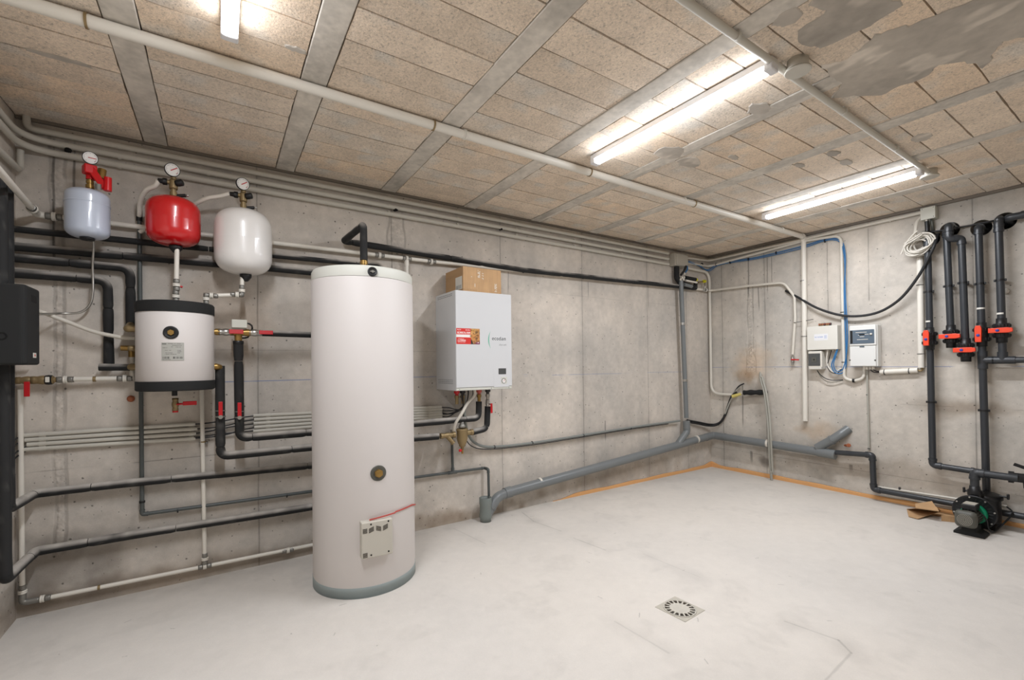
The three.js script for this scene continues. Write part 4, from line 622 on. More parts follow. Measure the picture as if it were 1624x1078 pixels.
// ================================================================ small buffer tank
const BT = { x: -5.704, z: 0.28, r: 0.19, y0: 1.25, y1: 1.762 };
{
  const t = thing('buffer_tank', 'short white cylindrical buffer tank with black end caps on the back wall', 'tank', [BT.x, BT.y0, BT.z]);
  const at = (y) => [BT.x, y, BT.z];
  part(t, 'jacket', turned([[0, 0.04], [BT.r - 0.002, 0.04], [BT.r - 0.002, 0.47], [0, 0.47]], at(BT.y0), [0, 1, 0], 64), M.jacket);
  part(t, 'top_cap', turned([[BT.r - 0.004, 0], [BT.r + 0.001, 0], [BT.r + 0.001, 0.055], [BT.r - 0.006, 0.064], [0, 0.066]], at(1.697), [0, 1, 0], 64), M.blackMatt, 'black cap');
  part(t, 'bottom_cap', turned([[0, 0], [BT.r - 0.006, 0], [BT.r + 0.001, 0.006], [BT.r + 0.001, 0.055], [BT.r - 0.004, 0.055]], at(BT.y0), [0, 1, 0], 64), M.blackMatt, 'black cap');
  part(t, 'wall_bracket', join(bar([BT.x, 1.6, 0.05], [0.3, 0.04, 0.1], 0.004), bar([BT.x, 1.36, 0.05], [0.3, 0.04, 0.1], 0.004)), M.dullSteel);
  const [th, py] = [-0.061, 1.578], n = [Math.sin(th), 0, Math.cos(th)], on = [BT.x + n[0] * (BT.r - 0.004), py, BT.z + n[2] * (BT.r - 0.004)];
  const ring = part(t, 'port_ring', turned([[0, 0], [0.036, 0], [0.036, 0.006], [0.03, 0.008], [0.016, 0.003], [0, 0.003]], on, n, 30), M.blackPlastic); part(ring, 'port_plug', join(nut(along(on, n, 0.008), n, 0.016, 0.012)), M.brass);
  const [ta, ya] = [-0.289, 1.522], [tb2, yb] = [0.251, 1.422];
  const lab = new THREE.CylinderGeometry(BT.r + 0.0006, BT.r + 0.0006, ya - yb, 12, 1, true, ta, tb2 - ta).translate(BT.x, (ya + yb) / 2, BT.z);
  part(t, 'rating_plate', lab, std({ roughness: 0.5, side: THREE.DoubleSide, map: printTexture(256, 200, (g, w, h) => {
    g.fillStyle = '#aaa9a2'; g.fillRect(0, 0, w, h); g.fillStyle = '#3c3c3a'; const r = rng(9);
    g.fillRect(6, 12, 50, 8); for (const [x, y, l] of [[70, 10, 150], [120, 28, 110], [110, 46, 110], [10, 56, 60], [40, 84, 70], [180, 84, 40], [180, 98, 50], [40, 112, 90], [180, 112, 30], [40, 128, 130], [10, 186, 100]]) for (let x2 = x; x2 < x + l; x2 += 5) if (r() > 0.2) g.fillRect(x2, y, 3, 4 + r() * 3);
    for (const [x, l] of [[14, 74], [132, 110]]) for (let x2 = x; x2 < x + l; x2 += 3) if (r() > 0.35) g.fillRect(x2, 158, 1 + r() * 2, 22);
  }) }), 'grey rating plate with small print');
  // ports at the sides
  const side = (s, y, z) => [BT.x + s * Math.sqrt(BT.r ** 2 - (z - BT.z) ** 2), y, z];
  for (const y of [[-5.926, 1.611, 0.22][1]]) { const e = side(-1, y, 0.22); part(t, 'port', join(rod([e[0] + 0.03, y, 0.22], [e[0] - 0.028, y, 0.218], 0.019), nut([e[0] - 0.004, y, 0.219], [1, 0, 0], 0.023, 0.018), sweep(rounded([[e[0] - 0.026, y, 0.218], [e[0] - 0.05, y, 0.216], [e[0] - 0.052, y + 0.003, 0.16], [-5.94, y + 0.03, 0.075]], 0.024), 0.02, 16)), M.bronze, 'brass elbow'); }
  { const y = [-5.932, 1.497, 0.22][1], e = side(-1, y, 0.22); part(t, 'port', join(rod([e[0] + 0.03, y, 0.22], [e[0] - 0.03, y, 0.215], 0.016), turned([[0, 0], [0.017, 0.002], [0.0165, 0.022], [0.011, 0.033], [0, 0.036]], [e[0] - 0.015, y, 0.218], [-1, 0, 0])), M.bronze); }
  { const p = [-5.937, 1.389, 0.12], e = side(-1, p[1], 0.22); part(t, 'port', join(rod([p[0], p[1], 0.11], [e[0] + 0.02, p[1], 0.2], 0.017), nut([p[0] + 0.012, p[1], 0.12], [1, 0, 0.5], 0.021, 0.02)), M.bronze); }
  { // drain cock under the tank
    const a = [-5.713, 1.236, 0.28], b = [-5.71, 1.124, 0.28], m = [-5.71, 1.165, 0.28]; part(t, 'drain_stub', rod([a[0], BT.y0 + 0.01, 0.28], [a[0], a[1] - 0.02, 0.28], 0.014), M.blackPlastic);
    const v = part(t, 'drain_cock', join(ballBody(m, [0, 1, 0], 0.016, 0.075)), M.bronze); part(v, 'red_cap', nut([b[0], b[1] + 0.004, 0.28], [0, 1, 0], 0.016, 0.02), M.redLever);
    const l = [-5.673, 1.168, 0.3], l2 = [-5.605, 1.173, 0.31]; part(v, 'lever', join(rod([m[0], m[1], 0.29], l, 0.006), bar([(l[0] + l2[0]) / 2, l[1] + 0.002, 0.305], [l2[0] - l[0], 0.024, 0.007], 0.003)), M.redLever, 'red lever');
  }
}
// ---- pipes right of the buffer tank
{
  const z = 0.22, y6 = [-5.387, 1.605, 0.22][1], xt = [-5.387, 1.605, 0.22][0], xe = BT.x + Math.sqrt(BT.r ** 2 - 0.06 ** 2);
  const t = thing('diverter_valve', 'brass three-way valve with pale grey actuator and two level red levers beside the buffer tank', 'valve', [xt, y6, z]);
  const X = [[-5.499, 1.606, 0.22][0], [-5.472, 1.607, 0.22][0], [-5.338, 1.607, 0.22][0], [-5.295, 1.608, 0.22][0]];
  part(t, 'port_nut', join(nut([X[0], y6, z], [1, 0, 0], 0.023, 0.024), rod([xe - 0.02, y6, z], [X[1], y6, z], 0.016)), M.brass);
  part(t, 'ball_valve', ballBody([(X[1] + 0.018), y6, z], [1, 0, 0], 0.021, 0.085), M.steel); part(t, 'ball_valve', ballBody([X[3], y6, z], [1, 0, 0], 0.021, 0.085), M.steel);
  part(t, 'tee', join(rod([X[1] + 0.04, y6, z], [X[2] + 0.02, y6, z], 0.021), rod([xt, y6, z], [xt, y6 - 0.085, z], 0.023, 0.019), nut([X[2], y6, z], [1, 0, 0], 0.026, 0.022)), M.brass);
  const a = [-5.418, 1.614, 0.25], b = [-5.36, 1.604, 0.25]; lever(t, [a[0] - 0.012, y6, z + 0.014], [0, 0.1, 1], [1, 0, 0], b[0] - a[0] + 0.02, M.redLever, 0.028);
  const c = [-5.257, 1.607, 0.25], d = [-5.188, 1.605, 0.25]; lever(t, [c[0] - 0.008, y6, z + 0.014], [0, 0.1, 1], [1, 0, 0], d[0] - c[0] + 0.012, M.redLever, 0.026);
  const e = [-5.424, 1.685, 0.24], f = [-5.338, 1.632, 0.24]; const box = part(t, 'actuator', bar([(e[0] + f[0]) / 2, (e[1] + f[1]) / 2, 0.225], [f[0] - e[0], e[1] - f[1], 0.07], 0.005), M.boxPale, 'pale grey actuator box');
  part(box, 'actuator_cable', cable([[f[0] - 0.005, (e[1] + f[1]) / 2 + 0.008, 0.225], [f[0] + 0.022, (e[1] + f[1]) / 2, 0.225], [f[0] + 0.03, y6 + 0.03, 0.215], [f[0] + 0.022, y6 + 0.01, 0.19], [f[0] + 0.005, y6 - 0.028, 0.19], [f[0] - 0.03, y6 - 0.035, 0.2]], 0.0055), M.blackCable);
  const dn = thing('insulated_pipe', 'black insulated pipe from the three-way valve down and along to the white heating unit', 'pipe', [xt, 1.2, z]);
  foamRun(dn, [[xt, y6 - 0.06, z], [-5.383, 0.926, z], [-4.95, 0.922, 0.2], [-4.4, 0.92, 0.195], [-3.625, 0.925, 0.2], [-3.621, 1.068, 0.2]], 0.0265, 0.05, [0.05, 0.27, 0.40, 0.9], 0.5, 31);
  part(dn, 'collar', turned([[0.019, 0], [0.03, 0], [0.031, 0.02], [0.02, 0.022]], [xt, y6 - 0.075, z]), M.blackPlastic);
  const eb = thing('insulated_pipe', 'black insulated pipe from the lower right brass elbow of the buffer tank to the filter', 'pipe', [-5.487, 1.1, z]);
  const yb = [-5.493, 1.387, 0.22][1], xb = [-5.487, 1.351, 0.22][0];
  part(eb, 'elbow', join(sweep(rounded([[xe - 0.02, yb, z + 0.012], [xb - 0.012, yb, z + 0.012], [xb, yb - 0.006, z - 0.01]], 0.025), 0.018, 16), nut([xe + 0.012, yb, z + 0.012], [1, 0, 0], 0.022, 0.022)), M.brass, 'brass elbow');
  foamRun(eb, [[xb, yb + 0.004, z - 0.02], [xb, 0.822, z], [-4.95, 0.818, 0.2], [-4.4, 0.812, 0.195], [-4.0, 0.804, 0.2]], 0.0265, 0.05, [0.25, 0.47], 0.5, 37);
  for (const [p, q] of [[dn, [-5.384, 1.077, 0.25]], [eb, [-5.485, 1.088, 0.25]]]) { lever(p, [q[0], q[1], 0.236], [0, 0, 1], [0, 1, 0], 0.088, M.redLever, 0.022); part(p, 'valve_tie', join(rod([q[0], q[1] + 0.018, z], [q[0], q[1] + 0.024, z], 0.0285, 0.0285, 18), rod([q[0], q[1] - 0.02, z], [q[0], q[1] - 0.012, z], 0.0285, 0.0285, 18)), M.dullSteel); part(p, 'valve_boss', rod([q[0], q[1] - 0.016, z + 0.02], [q[0], q[1] - 0.016, z + 0.045], 0.012), M.steel); }
  const h = thing('insulated_pipe', 'black insulated pipe from the red-levered valve to the left edge of the tall tank', 'pipe', [-5.067, 1.611, 0.22]); foamRun(h, [[[-5.251, 1.609, 0.22][0], y6, z], [[-4.927, 1.615, 0.22][0], y6 - 0.003, z - 0.02], [-4.86, y6 - 0.003, 0.36]], 0.0205, 0.03, [], 0.3, 41);
}
// ================================================================ tall water heater
const TK = { x: -4.684, z: 0.56, r: 0.32 };
{
  const t = thing('water_heater_tank', 'tall white cylindrical water heater standing on the floor', 'tank', [TK.x, 0, TK.z]);
  const at = (y) => [TK.x, y, TK.z];
  part(t, 'jacket', turned([[0, 0.06], [TK.r, 0.06], [TK.r, 1.918], [0, 1.918]], at(0), [0, 1, 0], 96), M.jacket);
  part(t, 'base_band', turned([[0, 0.0], [TK.r + 0.001, 0.0], [TK.r + 0.002, 0.062], [TK.r - 0.002, 0.064], [0, 0.064]], at(0), [0, 1, 0], 96), M.baseBand, 'grey band round the foot');
  part(t, 'lid', turned([[TK.r - 0.008, 0], [TK.r - 0.003, 0.0], [TK.r - 0.003, 0.05], [TK.r - 0.012, 0.066], [TK.r - 0.03, 0.07], [0, 0.072]], at(1.921), [0, 1, 0], 96), M.lid, 'pale grey lid');
  const [a1, y1] = [-0.092, 1.947], n1 = [Math.sin(a1), 0.06, Math.cos(a1)], p1 = [TK.x + n1[0] * 0.314, y1, TK.z + n1[2] * 0.314];
  const th = part(t, 'thermometer', turned([[0, 0], [0.028, 0], [0.028, 0.012], [0.023, 0.014], [0.022, 0.009], [0, 0.009]], p1, n1, 28), M.blackPlastic); part(th, 'thermometer_screw', join(bar(along(p1, n1, 0.011), [0.03, 0.008, 0.004], 0.002, a1), nut(along(p1, n1, 0.012), n1, 0.009, 0.008)), M.dullSteel);
  const [a2, y2] = [-0.015, 0.733], n2 = [Math.sin(a2), 0, Math.cos(a2)], p2 = [TK.x + n2[0] * 0.317, y2, TK.z + n2[2] * 0.317];
  const rg = part(t, 'port_ring', turned([[0, 0], [0.047, 0], [0.047, 0.005], [0.042, 0.008], [0.027, 0.004], [0, 0.004]], p2, n2, 36), M.pumpGrey); part(rg, 'port_plug', join(nut(along(p2, n2, 0.012), n2, 0.0255, 0.018), turned([[0, 0.02], [0.02, 0.02], [0.018, 0.024], [0, 0.025]], p2, n2)), M.brass, 'brass plug');
  // electronics box on the front, square to the tank surface at its middle
  const [a3, y3] = [-0.071, 0.354], n3 = [Math.sin(a3), 0, Math.cos(a3)], w = 0.182, hgt = 0.212, dep = 0.034;
  const place = (g) => g.rotateY(a3).translate(TK.x + n3[0] * (TK.r - 0.008), y3, TK.z + n3[2] * (TK.r - 0.008));
  const bx = part(t, 'control_box', place(new RoundedBoxGeometry(w, hgt, dep * 2, 3, 0.006).translate(0, 0, dep * 0.4)), M.controlBox, 'flat grey control box with slots');
  const slots = []; for (const [cx, cy, tilt] of [[-0.070, 0.058, 0], [-0.034, 0.060, 0.35], [0.008, 0.061, -0.35], [0.048, 0.062, 0.35], [-0.070, -0.084, 0]]) for (let i = 0; i < 5; i++) slots.push(new THREE.BoxGeometry(tilt ? 0.031 : 0.026, 0.0019, 0.003).rotateZ(tilt).translate(cx, cy + (i - 2) * 0.0058, dep * 1.4 + 0.0002));
  part(bx, 'vent_slots', place(join(slots)), M.void); for (const [sx, sy] of [[-0.036, 0.092], [0.066, 0.094], [-0.036, -0.088], [0.066, -0.086]]) part(bx, 'screw', place(turned([[0, -0.002], [0.0052, -0.002], [0.005, 0.0015], [0, 0.002]], [sx, sy, dep * 1.4], [0, 0, 1], 12)), M.void);
  part(bx, 'side_vents', place(join(Array.from({ length: 14 }, (_, i) => new THREE.BoxGeometry(0.003, 0.006, 0.02).translate(w / 2 - 0.0006, 0.075 - i * 0.011, 0.026)))), M.enamelSeam);
  const wire = []; for (let i = 0; i <= 26; i++) { const f = i / 26, a = a3 - 0.12 + f * 1.35; const y = y3 + hgt / 2 + 0.004 + 0.012 * Math.sin(f * 3.4) + (f > 0.75 ? -0.02 * (f - 0.75) * 4 : 0); wire.push([TK.x + Math.sin(a) * (TK.r + (f < 0.35 ? 0.018 : 0.006)), y, TK.z + Math.cos(a) * (TK.r + (f < 0.35 ? 0.018 : 0.006))]); }
  part(t, 'red_wire', join(cable(wire, 0.0028), cable(wire.map((q) => [q[0], q[1] + 0.005, q[2]]), 0.0022)), M.redCable, 'thin red wire');
  const px = -4.679; part(t, 'top_fitting', join(rod([px, 1.985, 0.56], [px, 2.05, 0.56], 0.017), nut([px, 2.03, 0.56], [0, 1, 0], 0.024, 0.02), nut([px, 2.068, 0.56], [0, 1, 0], 0.026, 0.022), rod([px, 2.05, 0.56], [px, 2.1, 0.56], 0.019)), M.brass, 'brass union on the lid');
  const pipe = thing('insulated_pipe', 'black insulated pipe rising from the tall tank and running along the wall to the corner', 'pipe', [px, 2.1, 0.56]);
  foamRun(pipe, [[px, 2.085, 0.56], [px, 2.322, 0.56], [-4.695, 2.33, 0.06], [-3.05, 2.285, 0.06], [-0.40, 2.335, 0.06], [-0.37, 2.335, 0.06], [-0.37, 2.45, 0.06]], 0.0245, 0.035, [0.055, 0.15, 0.31, 0.37, 0.55, 0.75], 0.3, 43);
}
// ================================================================ carton on the wall unit, the wall unit, what hangs below
{
  const x0 = -3.925, x1 = -3.4, y0 = 1.176, y1 = 1.976, d = 0.38, t = thing('heating_unit', 'white box-shaped heating unit on the back wall with a red sticker', 'heating unit', [-3.66, y0, d / 2]);
  part(t, 'case', bar([(x0 + x1) / 2, (y0 + y1) / 2, d / 2], [x1 - x0, y1 - y0, d], 0.004), M.enamel);
  part(t, 'front_panel', bar([(x0 + x1) / 2, (y0 + y1) / 2 + 0.012, d + 0.004], [x1 - x0 - 0.002, y1 - y0 - 0.026, 0.009], 0.003), M.enamel);
  part(t, 'bottom_rail', bar([(x0 + x1) / 2, y0 + 0.012, d + 0.002], [x1 - x0 - 0.004, 0.018, 0.006], 0.002), M.boxPale); for (const x of [x0 + 0.03, (x0 + x1) / 2 + 0.06, x1 - 0.03]) part(t, 'screw', turned([[0, 0], [0.004, 0], [0.003, 0.002], [0, 0.002]], [x, y0 + 0.012, d + 0.005], [0, 0, 1], 10), M.enamelSeam);
  const sl = []; for (const [yc, n] of [[y1 - 0.022, 2], [y0 + 0.085, 3]]) for (let r = 0; r < n; r++) for (let i = 0; i < 8; i++) sl.push(new THREE.BoxGeometry(0.003, 0.004, 0.026).translate(x0 - 0.0004, yc - r * 0.014, 0.06 + i * 0.036));
  part(t, 'vent_slots', join(sl), M.enamelSeam);
  const dec = (name, w, h, u0, v0, tex, label) => part(t, name, new THREE.PlaneGeometry(w, h).translate(u0, v0, d + 0.0092), std({ map: tex, roughness: 0.4 }), label);
  const s0 = [-3.921, 1.674, 0.389], s1 = [-3.71, 1.548, 0.389];
  part(t, 'sticker', bar([(s0[0] + s1[0]) / 2, (s0[1] + s1[1]) / 2, d + 0.0086], [s1[0] - s0[0], s0[1] - s1[1], 0.0008], 0.0003), M.redLever, 'red and white sticker with a faded photo');
  dec('sticker_print', s1[0] - s0[0], s0[1] - s1[1], (s0[0] + s1[0]) / 2, (s0[1] + s1[1]) / 2, printTexture(512, 372, (g, w, h) => {
    g.fillStyle = '#d2332e'; g.fillRect(0, 0, w, h); g.fillStyle = '#efeae6'; g.fillRect(0, 146, 312, 66); const r = rng(3);
    const word = (x, y, l, s) => { g.fillStyle = '#f3e6e2'; for (let q = x; q < x + l; q += s * 0.62) { const k = r(); g.fillRect(q, y, s * 0.16, s); if (k > 0.3) g.fillRect(q, y, s * 0.5, s * 0.2); if (k > 0.5) g.fillRect(q + s * 0.34, y, s * 0.16, s); if (k < 0.6) g.fillRect(q, y + s * 0.8, s * 0.5, s * 0.2); if (k > 0.7) g.fillRect(q, y + s * 0.4, s * 0.5, s * 0.18); } };
    word(20, 22, 80, 26); word(200, 26, 90, 24); word(20, 82, 270, 46); word(40, 242, 120, 18); word(30, 270, 165, 40); word(30, 322, 160, 12);
    const gr = g.createLinearGradient(310, 0, 512, 372); gr.addColorStop(0, '#b58a45'); gr.addColorStop(0.45, '#c98a4e'); gr.addColorStop(1, '#6b3a2a'); g.fillStyle = gr; g.fillRect(312, 0, 200, h);
    for (let i = 0; i < 60; i++) { g.fillStyle = ['rgba(214,160,96,.5)', 'rgba(120,80,40,.45)', 'rgba(232,190,130,.4)', 'rgba(60,45,34,.4)'][i % 4]; g.beginPath(); g.ellipse(320 + r() * 185, r() * h, 10 + r() * 26, 8 + r() * 30, r() * 3, 0, 7); g.fill(); }
    g.fillStyle = '#37302c'; g.beginPath(); g.moveTo(312, 230); g.lineTo(372, 372); g.lineTo(312, 372); g.fill(); g.fillStyle = '#7c2f52'; g.fillRect(420, 318, 92, 54); g.fillStyle = '#f3e6e2'; g.fillRect(470, 318, 16, 30); g.fillRect(446, 330, 12, 14);
  }));
  const l0 = [-3.632, 1.658, 0.389], l1 = [-3.45, 1.461, 0.389];
  const arc = []; for (let i = 0; i <= 14; i++) { const f = i / 14; arc.push([l0[0] + 0.022 - 0.022 * Math.sin(f * Math.PI), mix(l0[1], l1[1] + 0.055, f)]); }
  const sa = new THREE.Shape(); arc.forEach(([x, y], i) => i ? sa.lineTo(x, y) : sa.moveTo(x, y)); arc.slice().reverse().forEach(([x, y], i) => { const f = 1 - i / 14; sa.lineTo(x + 0.010 * Math.sin(f * Math.PI), y); });
  part(t, 'logo_arc', new THREE.ExtrudeGeometry(sa, { depth: 0.0008, bevelEnabled: false }).translate(0, 0, d + 0.0085), plain(0x6fb59d, 0.5), 'pale green arc of the logo');
  const n0 = [-3.599, 1.612, 0.389], n1 = [-3.455, 1.541, 0.389], badge = (name, text, x0, x1, yc, font, color, hh) => { const wd = x1 - x0; const pl = new THREE.PlaneGeometry(wd, hh).translate((x0 + x1) / 2, yc, d + 0.0094); part(t, name, pl, std({ roughness: 0.4, map: printTexture(512, Math.round(512 * hh / wd), (g, w, h) => { g.fillStyle = '#d2d3d4'; g.fillRect(0, 0, w, h); g.fillStyle = color; g.font = font; g.textBaseline = 'middle'; const m = g.measureText(text).width; g.save(); g.scale(w * 0.96 / m, w * 0.96 / m); g.fillText(text, m * 0.02, h * m / (w * 0.96) * 0.5); g.restore(); }) })); };
  badge('logo_lettering', 'ecodan', n0[0], n1[0], [-3.535, 1.598, 0.389][1], 'bold 100px sans-serif', '#5f6262', 0.05);
  badge('logo_small_print', 'duo set', [-3.53, 1.551, 0.389][0], n1[0], [-3.536, 1.548, 0.389][1], 'italic 100px serif', '#6d7070', 0.024);
  const c0 = [-3.535, 1.35, 0.389], c1 = [-3.461, 1.301, 0.389]; part(t, 'display', bar([(c0[0] + c1[0]) / 2, (c0[1] + c1[1]) / 2, d + 0.0095], [c1[0] - c0[0], c0[1] - c1[1], 0.003], 0.001), M.darkWindow, 'dark display');
  const e0 = [-3.581, 1.377, 0.389], e1 = [-3.434, 1.194, 0.389]; part(t, 'control_panel', bar([(e0[0] + e1[0]) / 2, (e0[1] + e1[1]) / 2, d + 0.0082], [e1[0] - e0[0], e0[1] - e1[1], 0.0016], 0.0007), M.enamel);
  const gp = [-3.484, 1.246, 0.389]; gauge(t, [gp[0], gp[1], d + 0.006], [0, 0, 1], 0.021, 0.8); part(t, 'gauge_bezel', bar([gp[0] + 0.003, gp[1] + 0.004, d + 0.0088], [0.056, 0.056, 0.0014], 0.0006), M.boxPale);
  // screwed connections under the unit
  const conn = (u, v, z, top, m2) => { const p = [u, y0, z]; const k = part(t, 'connection', turned([[0, 0.002], [0.022, 0.002], [0.024, -0.01], [0.024, -0.028], [0.014, -0.034], [0.014, -0.05], [0, -0.05]], p), top); part(k, 'connection_nut', nut([u, y0 - 0.06, z], [0, 1, 0], 0.02, 0.022), m2); part(k, 'connection_tail', rod([u, y0 - 0.04, z], [u, y0 - 0.12, z], 0.014), m2); };
  conn(-3.619, 0, 0.2, M.redCable, M.brass); conn(-3.532, 0, 0.2, M.blackPlastic, M.steel); conn(-3.83, 0, 0.2, M.redLever, M.bronze); conn(-3.775, 0, 0.2, M.blackPlastic, M.bronze);
}
{
  const t = thing('cardboard_box', 'brown cardboard carton lying on top of the white heating unit', 'box', [-3.67, 1.976, 0.2]);
  M.card = std({ roughness: 0.88, map: (() => { const m = makeMaps(0.4, 0.25, 512, 320, (x, y, o) => { const a = fbm(x * 12, y * 12, 501, 3), f = fbm(x * 150, y * 8, 503, 2), L = 1 + (a - 0.5) * 0.14 + (f - 0.5) * 0.08; o[0] = 188 * L; o[1] = 152 * L; o[2] = 112 * L; o[3] = 0.5; }); return m.map; })() });
  part(t, 'carton', planarUv(bar([-3.663, 2.078, 0.197], [0.36, 0.2, 0.33], 0.003), 0, 1, 0.4, 0.25), M.card);
  part(t, 'flap_seam', bar([-3.663, 2.1785, 0.197], [0.356, 0.001, 0.003], 0.0004), M.void);
  part(t, 'address_label', bar([-3.8435, 2.05, 0.285], [0.0012, 0.105, 0.12], 0.0004), M.panelWhite, 'white address label'); part(t, 'label_print', join(...[0.24, 0.255, 0.262, 0.28, 0.292, 0.31, 0.325].map((z, i) => new THREE.BoxGeometry(0.0006, 0.03, i % 2 ? 0.005 : 0.008).translate(-3.8443, 2.018, z))), M.enamelSeam);
  const pr = []; const r = rng(12); for (const [x, y, h, n] of [[-3.705, 2.13, 0.06, 3], [-3.665, 2.115, 0.055, 2], [-3.545, 2.03, 0.07, 3], [-3.765, 2.105, 0.012, 1], [-3.735, 2.035, 0.03, 1]]) for (let c = 0; c < n; c++) for (let q = 0; q < h; q += 0.008) if (r() > 0.25) pr.push(new THREE.BoxGeometry(0.004 + r() * 0.004, 0.005, 0.0006).translate(x + c * 0.008, y + q - h / 2, 0.3622));
  part(t, 'white_print', join(pr), M.panelWhite, 'worn white printing running upwards');
}
{ // brass filter group under the unit
  const y = [-3.905, 0.804, 0.2][1], t = thing('dirt_filter', 'brass dirt separator and strainer with red drain tap below the white heating unit', 'filter', [-3.77, y, 0.2]), z = 0.2, x = (u) => u;
  const xs = [-3.916, 0.805, 0.2][0], xd = [-3.784, 0.792, 0.2][0], xr = [-3.694, 0.795, 0.2][0];
  const ys = part(t, 'strainer', join(ballBody([xs, y, z], [1, 0, 0], 0.021, 0.12), rod([xs - 0.01, y, z], [xs + 0.035, y - 0.06, z + 0.02], 0.019, 0.016), nut([xs + 0.036, y - 0.062, z + 0.02], [0.45, -0.6, 0.2], 0.02, 0.018), nut([xs - 0.055, y, z], [1, 0, 0], 0.025, 0.02), nut([xs + 0.055, y, z], [1, 0, 0], 0.027, 0.024)), M.bronze); void ys; void x;
  part(t, 'separator_body', turned([[0, 0.045], [0.045, 0.045], [0.05, 0.038], [0.049, 0.028], [0.046, 0.02], [0.046, -0.04], [0.041, -0.062], [0.037, -0.066], [0.037, -0.078], [0.030, -0.084], [0.028, -0.102], [0.015, -0.11], [0.013, -0.13], [0, -0.13]], [xd, y, z]), M.bronze);
  part(t, 'side_port', join(rod([xd, y + 0.006, z], [xr + 0.01, y + 0.006, z], 0.022), nut([xr - 0.002, y + 0.006, z], [1, 0, 0], 0.028, 0.024)), M.bronze);
  part(t, 'air_vent', join(turned([[0, 0.05], [0.028, 0.05], [0.03, 0.062], [0.024, 0.075], [0.018, 0.085], [0.016, 0.12], [0, 0.125]], [xd, y, z])), M.dullSteel);
  const tp = part(t, 'drain_tap', join(rod([xd, y - 0.12, z], [xd, y - 0.165, z], 0.009), rod([xd, y - 0.14, z], [xd - 0.02, y - 0.135, z + 0.015], 0.007)), M.brass); part(tp, 'tap_handle', bar([xd - 0.028, y - 0.133, z + 0.018], [0.026, 0.022, 0.014], 0.005), M.redLever, 'red handle');
  const rp = thing('insulated_pipe', 'short black insulated pipe bending up from the brass filter to the white heating unit', 'pipe', [-3.6, y, 0.2]);
  foamRun(rp, [[xr + 0.012, y + 0.006, z], [-3.545, y + 0.024, z], [-3.534, 1.02, z]], 0.0255, 0.06, [0.45], 0.2, 47);
  part(rp, 'ball_valve', join(ballBody([-3.533, 1.045, z], [0, 1, 0], 0.019, 0.07)), M.steel); const lp = [-3.526, 1.045, 0.23]; lever(rp, [lp[0] - 0.004, lp[1] - 0.004, 0.222], [0.3, 0, 1], [0.02, -1, 0], 0.085, M.redLever, 0.024);
  const hose = thing('grey_hose', 'pale corrugated hose curving down from the white heating unit to the small grey pipe', 'hose', [-3.75, 1.0, 0.23]);
  part(hose, 'hose', sweep(smooth([[-3.69, 1.19, 0.25], [-3.69, 1.13, 0.25], [-3.759, 1.059, 0.25], [-3.813, 0.978, 0.25], [-3.856, 0.896, 0.22], [-3.839, 0.79, 0.14], [[-3.795, 0.461, 0.032][0] - 0.006, 0.81, 0.04]], 0.003), (s) => 0.0125 + 0.0012 * Math.sin(s * 900), 12), M.pexPipe);
  const g2 = thing('grey_conduit', 'grey cable conduit sagging from under the heating unit and running right along the wall', 'conduit', [-2.5, 0.9, 0.04]);
  part(g2, 'tube', sweep(smooth([[-3.756, 1.135, 0.2], [-3.758, 0.949, 0.2], [-3.705, 0.81, 0.14], [-3.596, 0.696, 0.06], [-3.483, 0.642, 0.04], [-3.333, 0.625, 0.035], [-2.977, 0.618, 0.035], [-2.502, 0.627, 0.035], [-1.775, 0.647, 0.035], [-1.027, 0.659, 0.035], [-0.713, 0.666, 0.05]], 0.012), 0.0125, 12), M.conduitDark);
  part(g2, 'cable', cable([[-3.784, 1.137, 0.22], [-3.77, 0.924, 0.2], [-3.712, 0.735, 0.14], [-3.584, 0.645, 0.06], [-3.443, 0.616, 0.05], [-2.988, 0.603, 0.05], [-2.473, 0.613, 0.05], [-1.691, 0.635, 0.05], [-0.93, 0.645, 0.05]], 0.0045), M.blackCable);
  for (const p of [[-3.374, 0.627, 0.035], [-2.947, 0.621, 0.035], [-2.288, 0.632, 0.035], [-1.573, 0.644, 0.035]]) pipeClip(g2, p, [1, 0.06, 0], 0.0135, M.blackPlastic, 0.007);
}

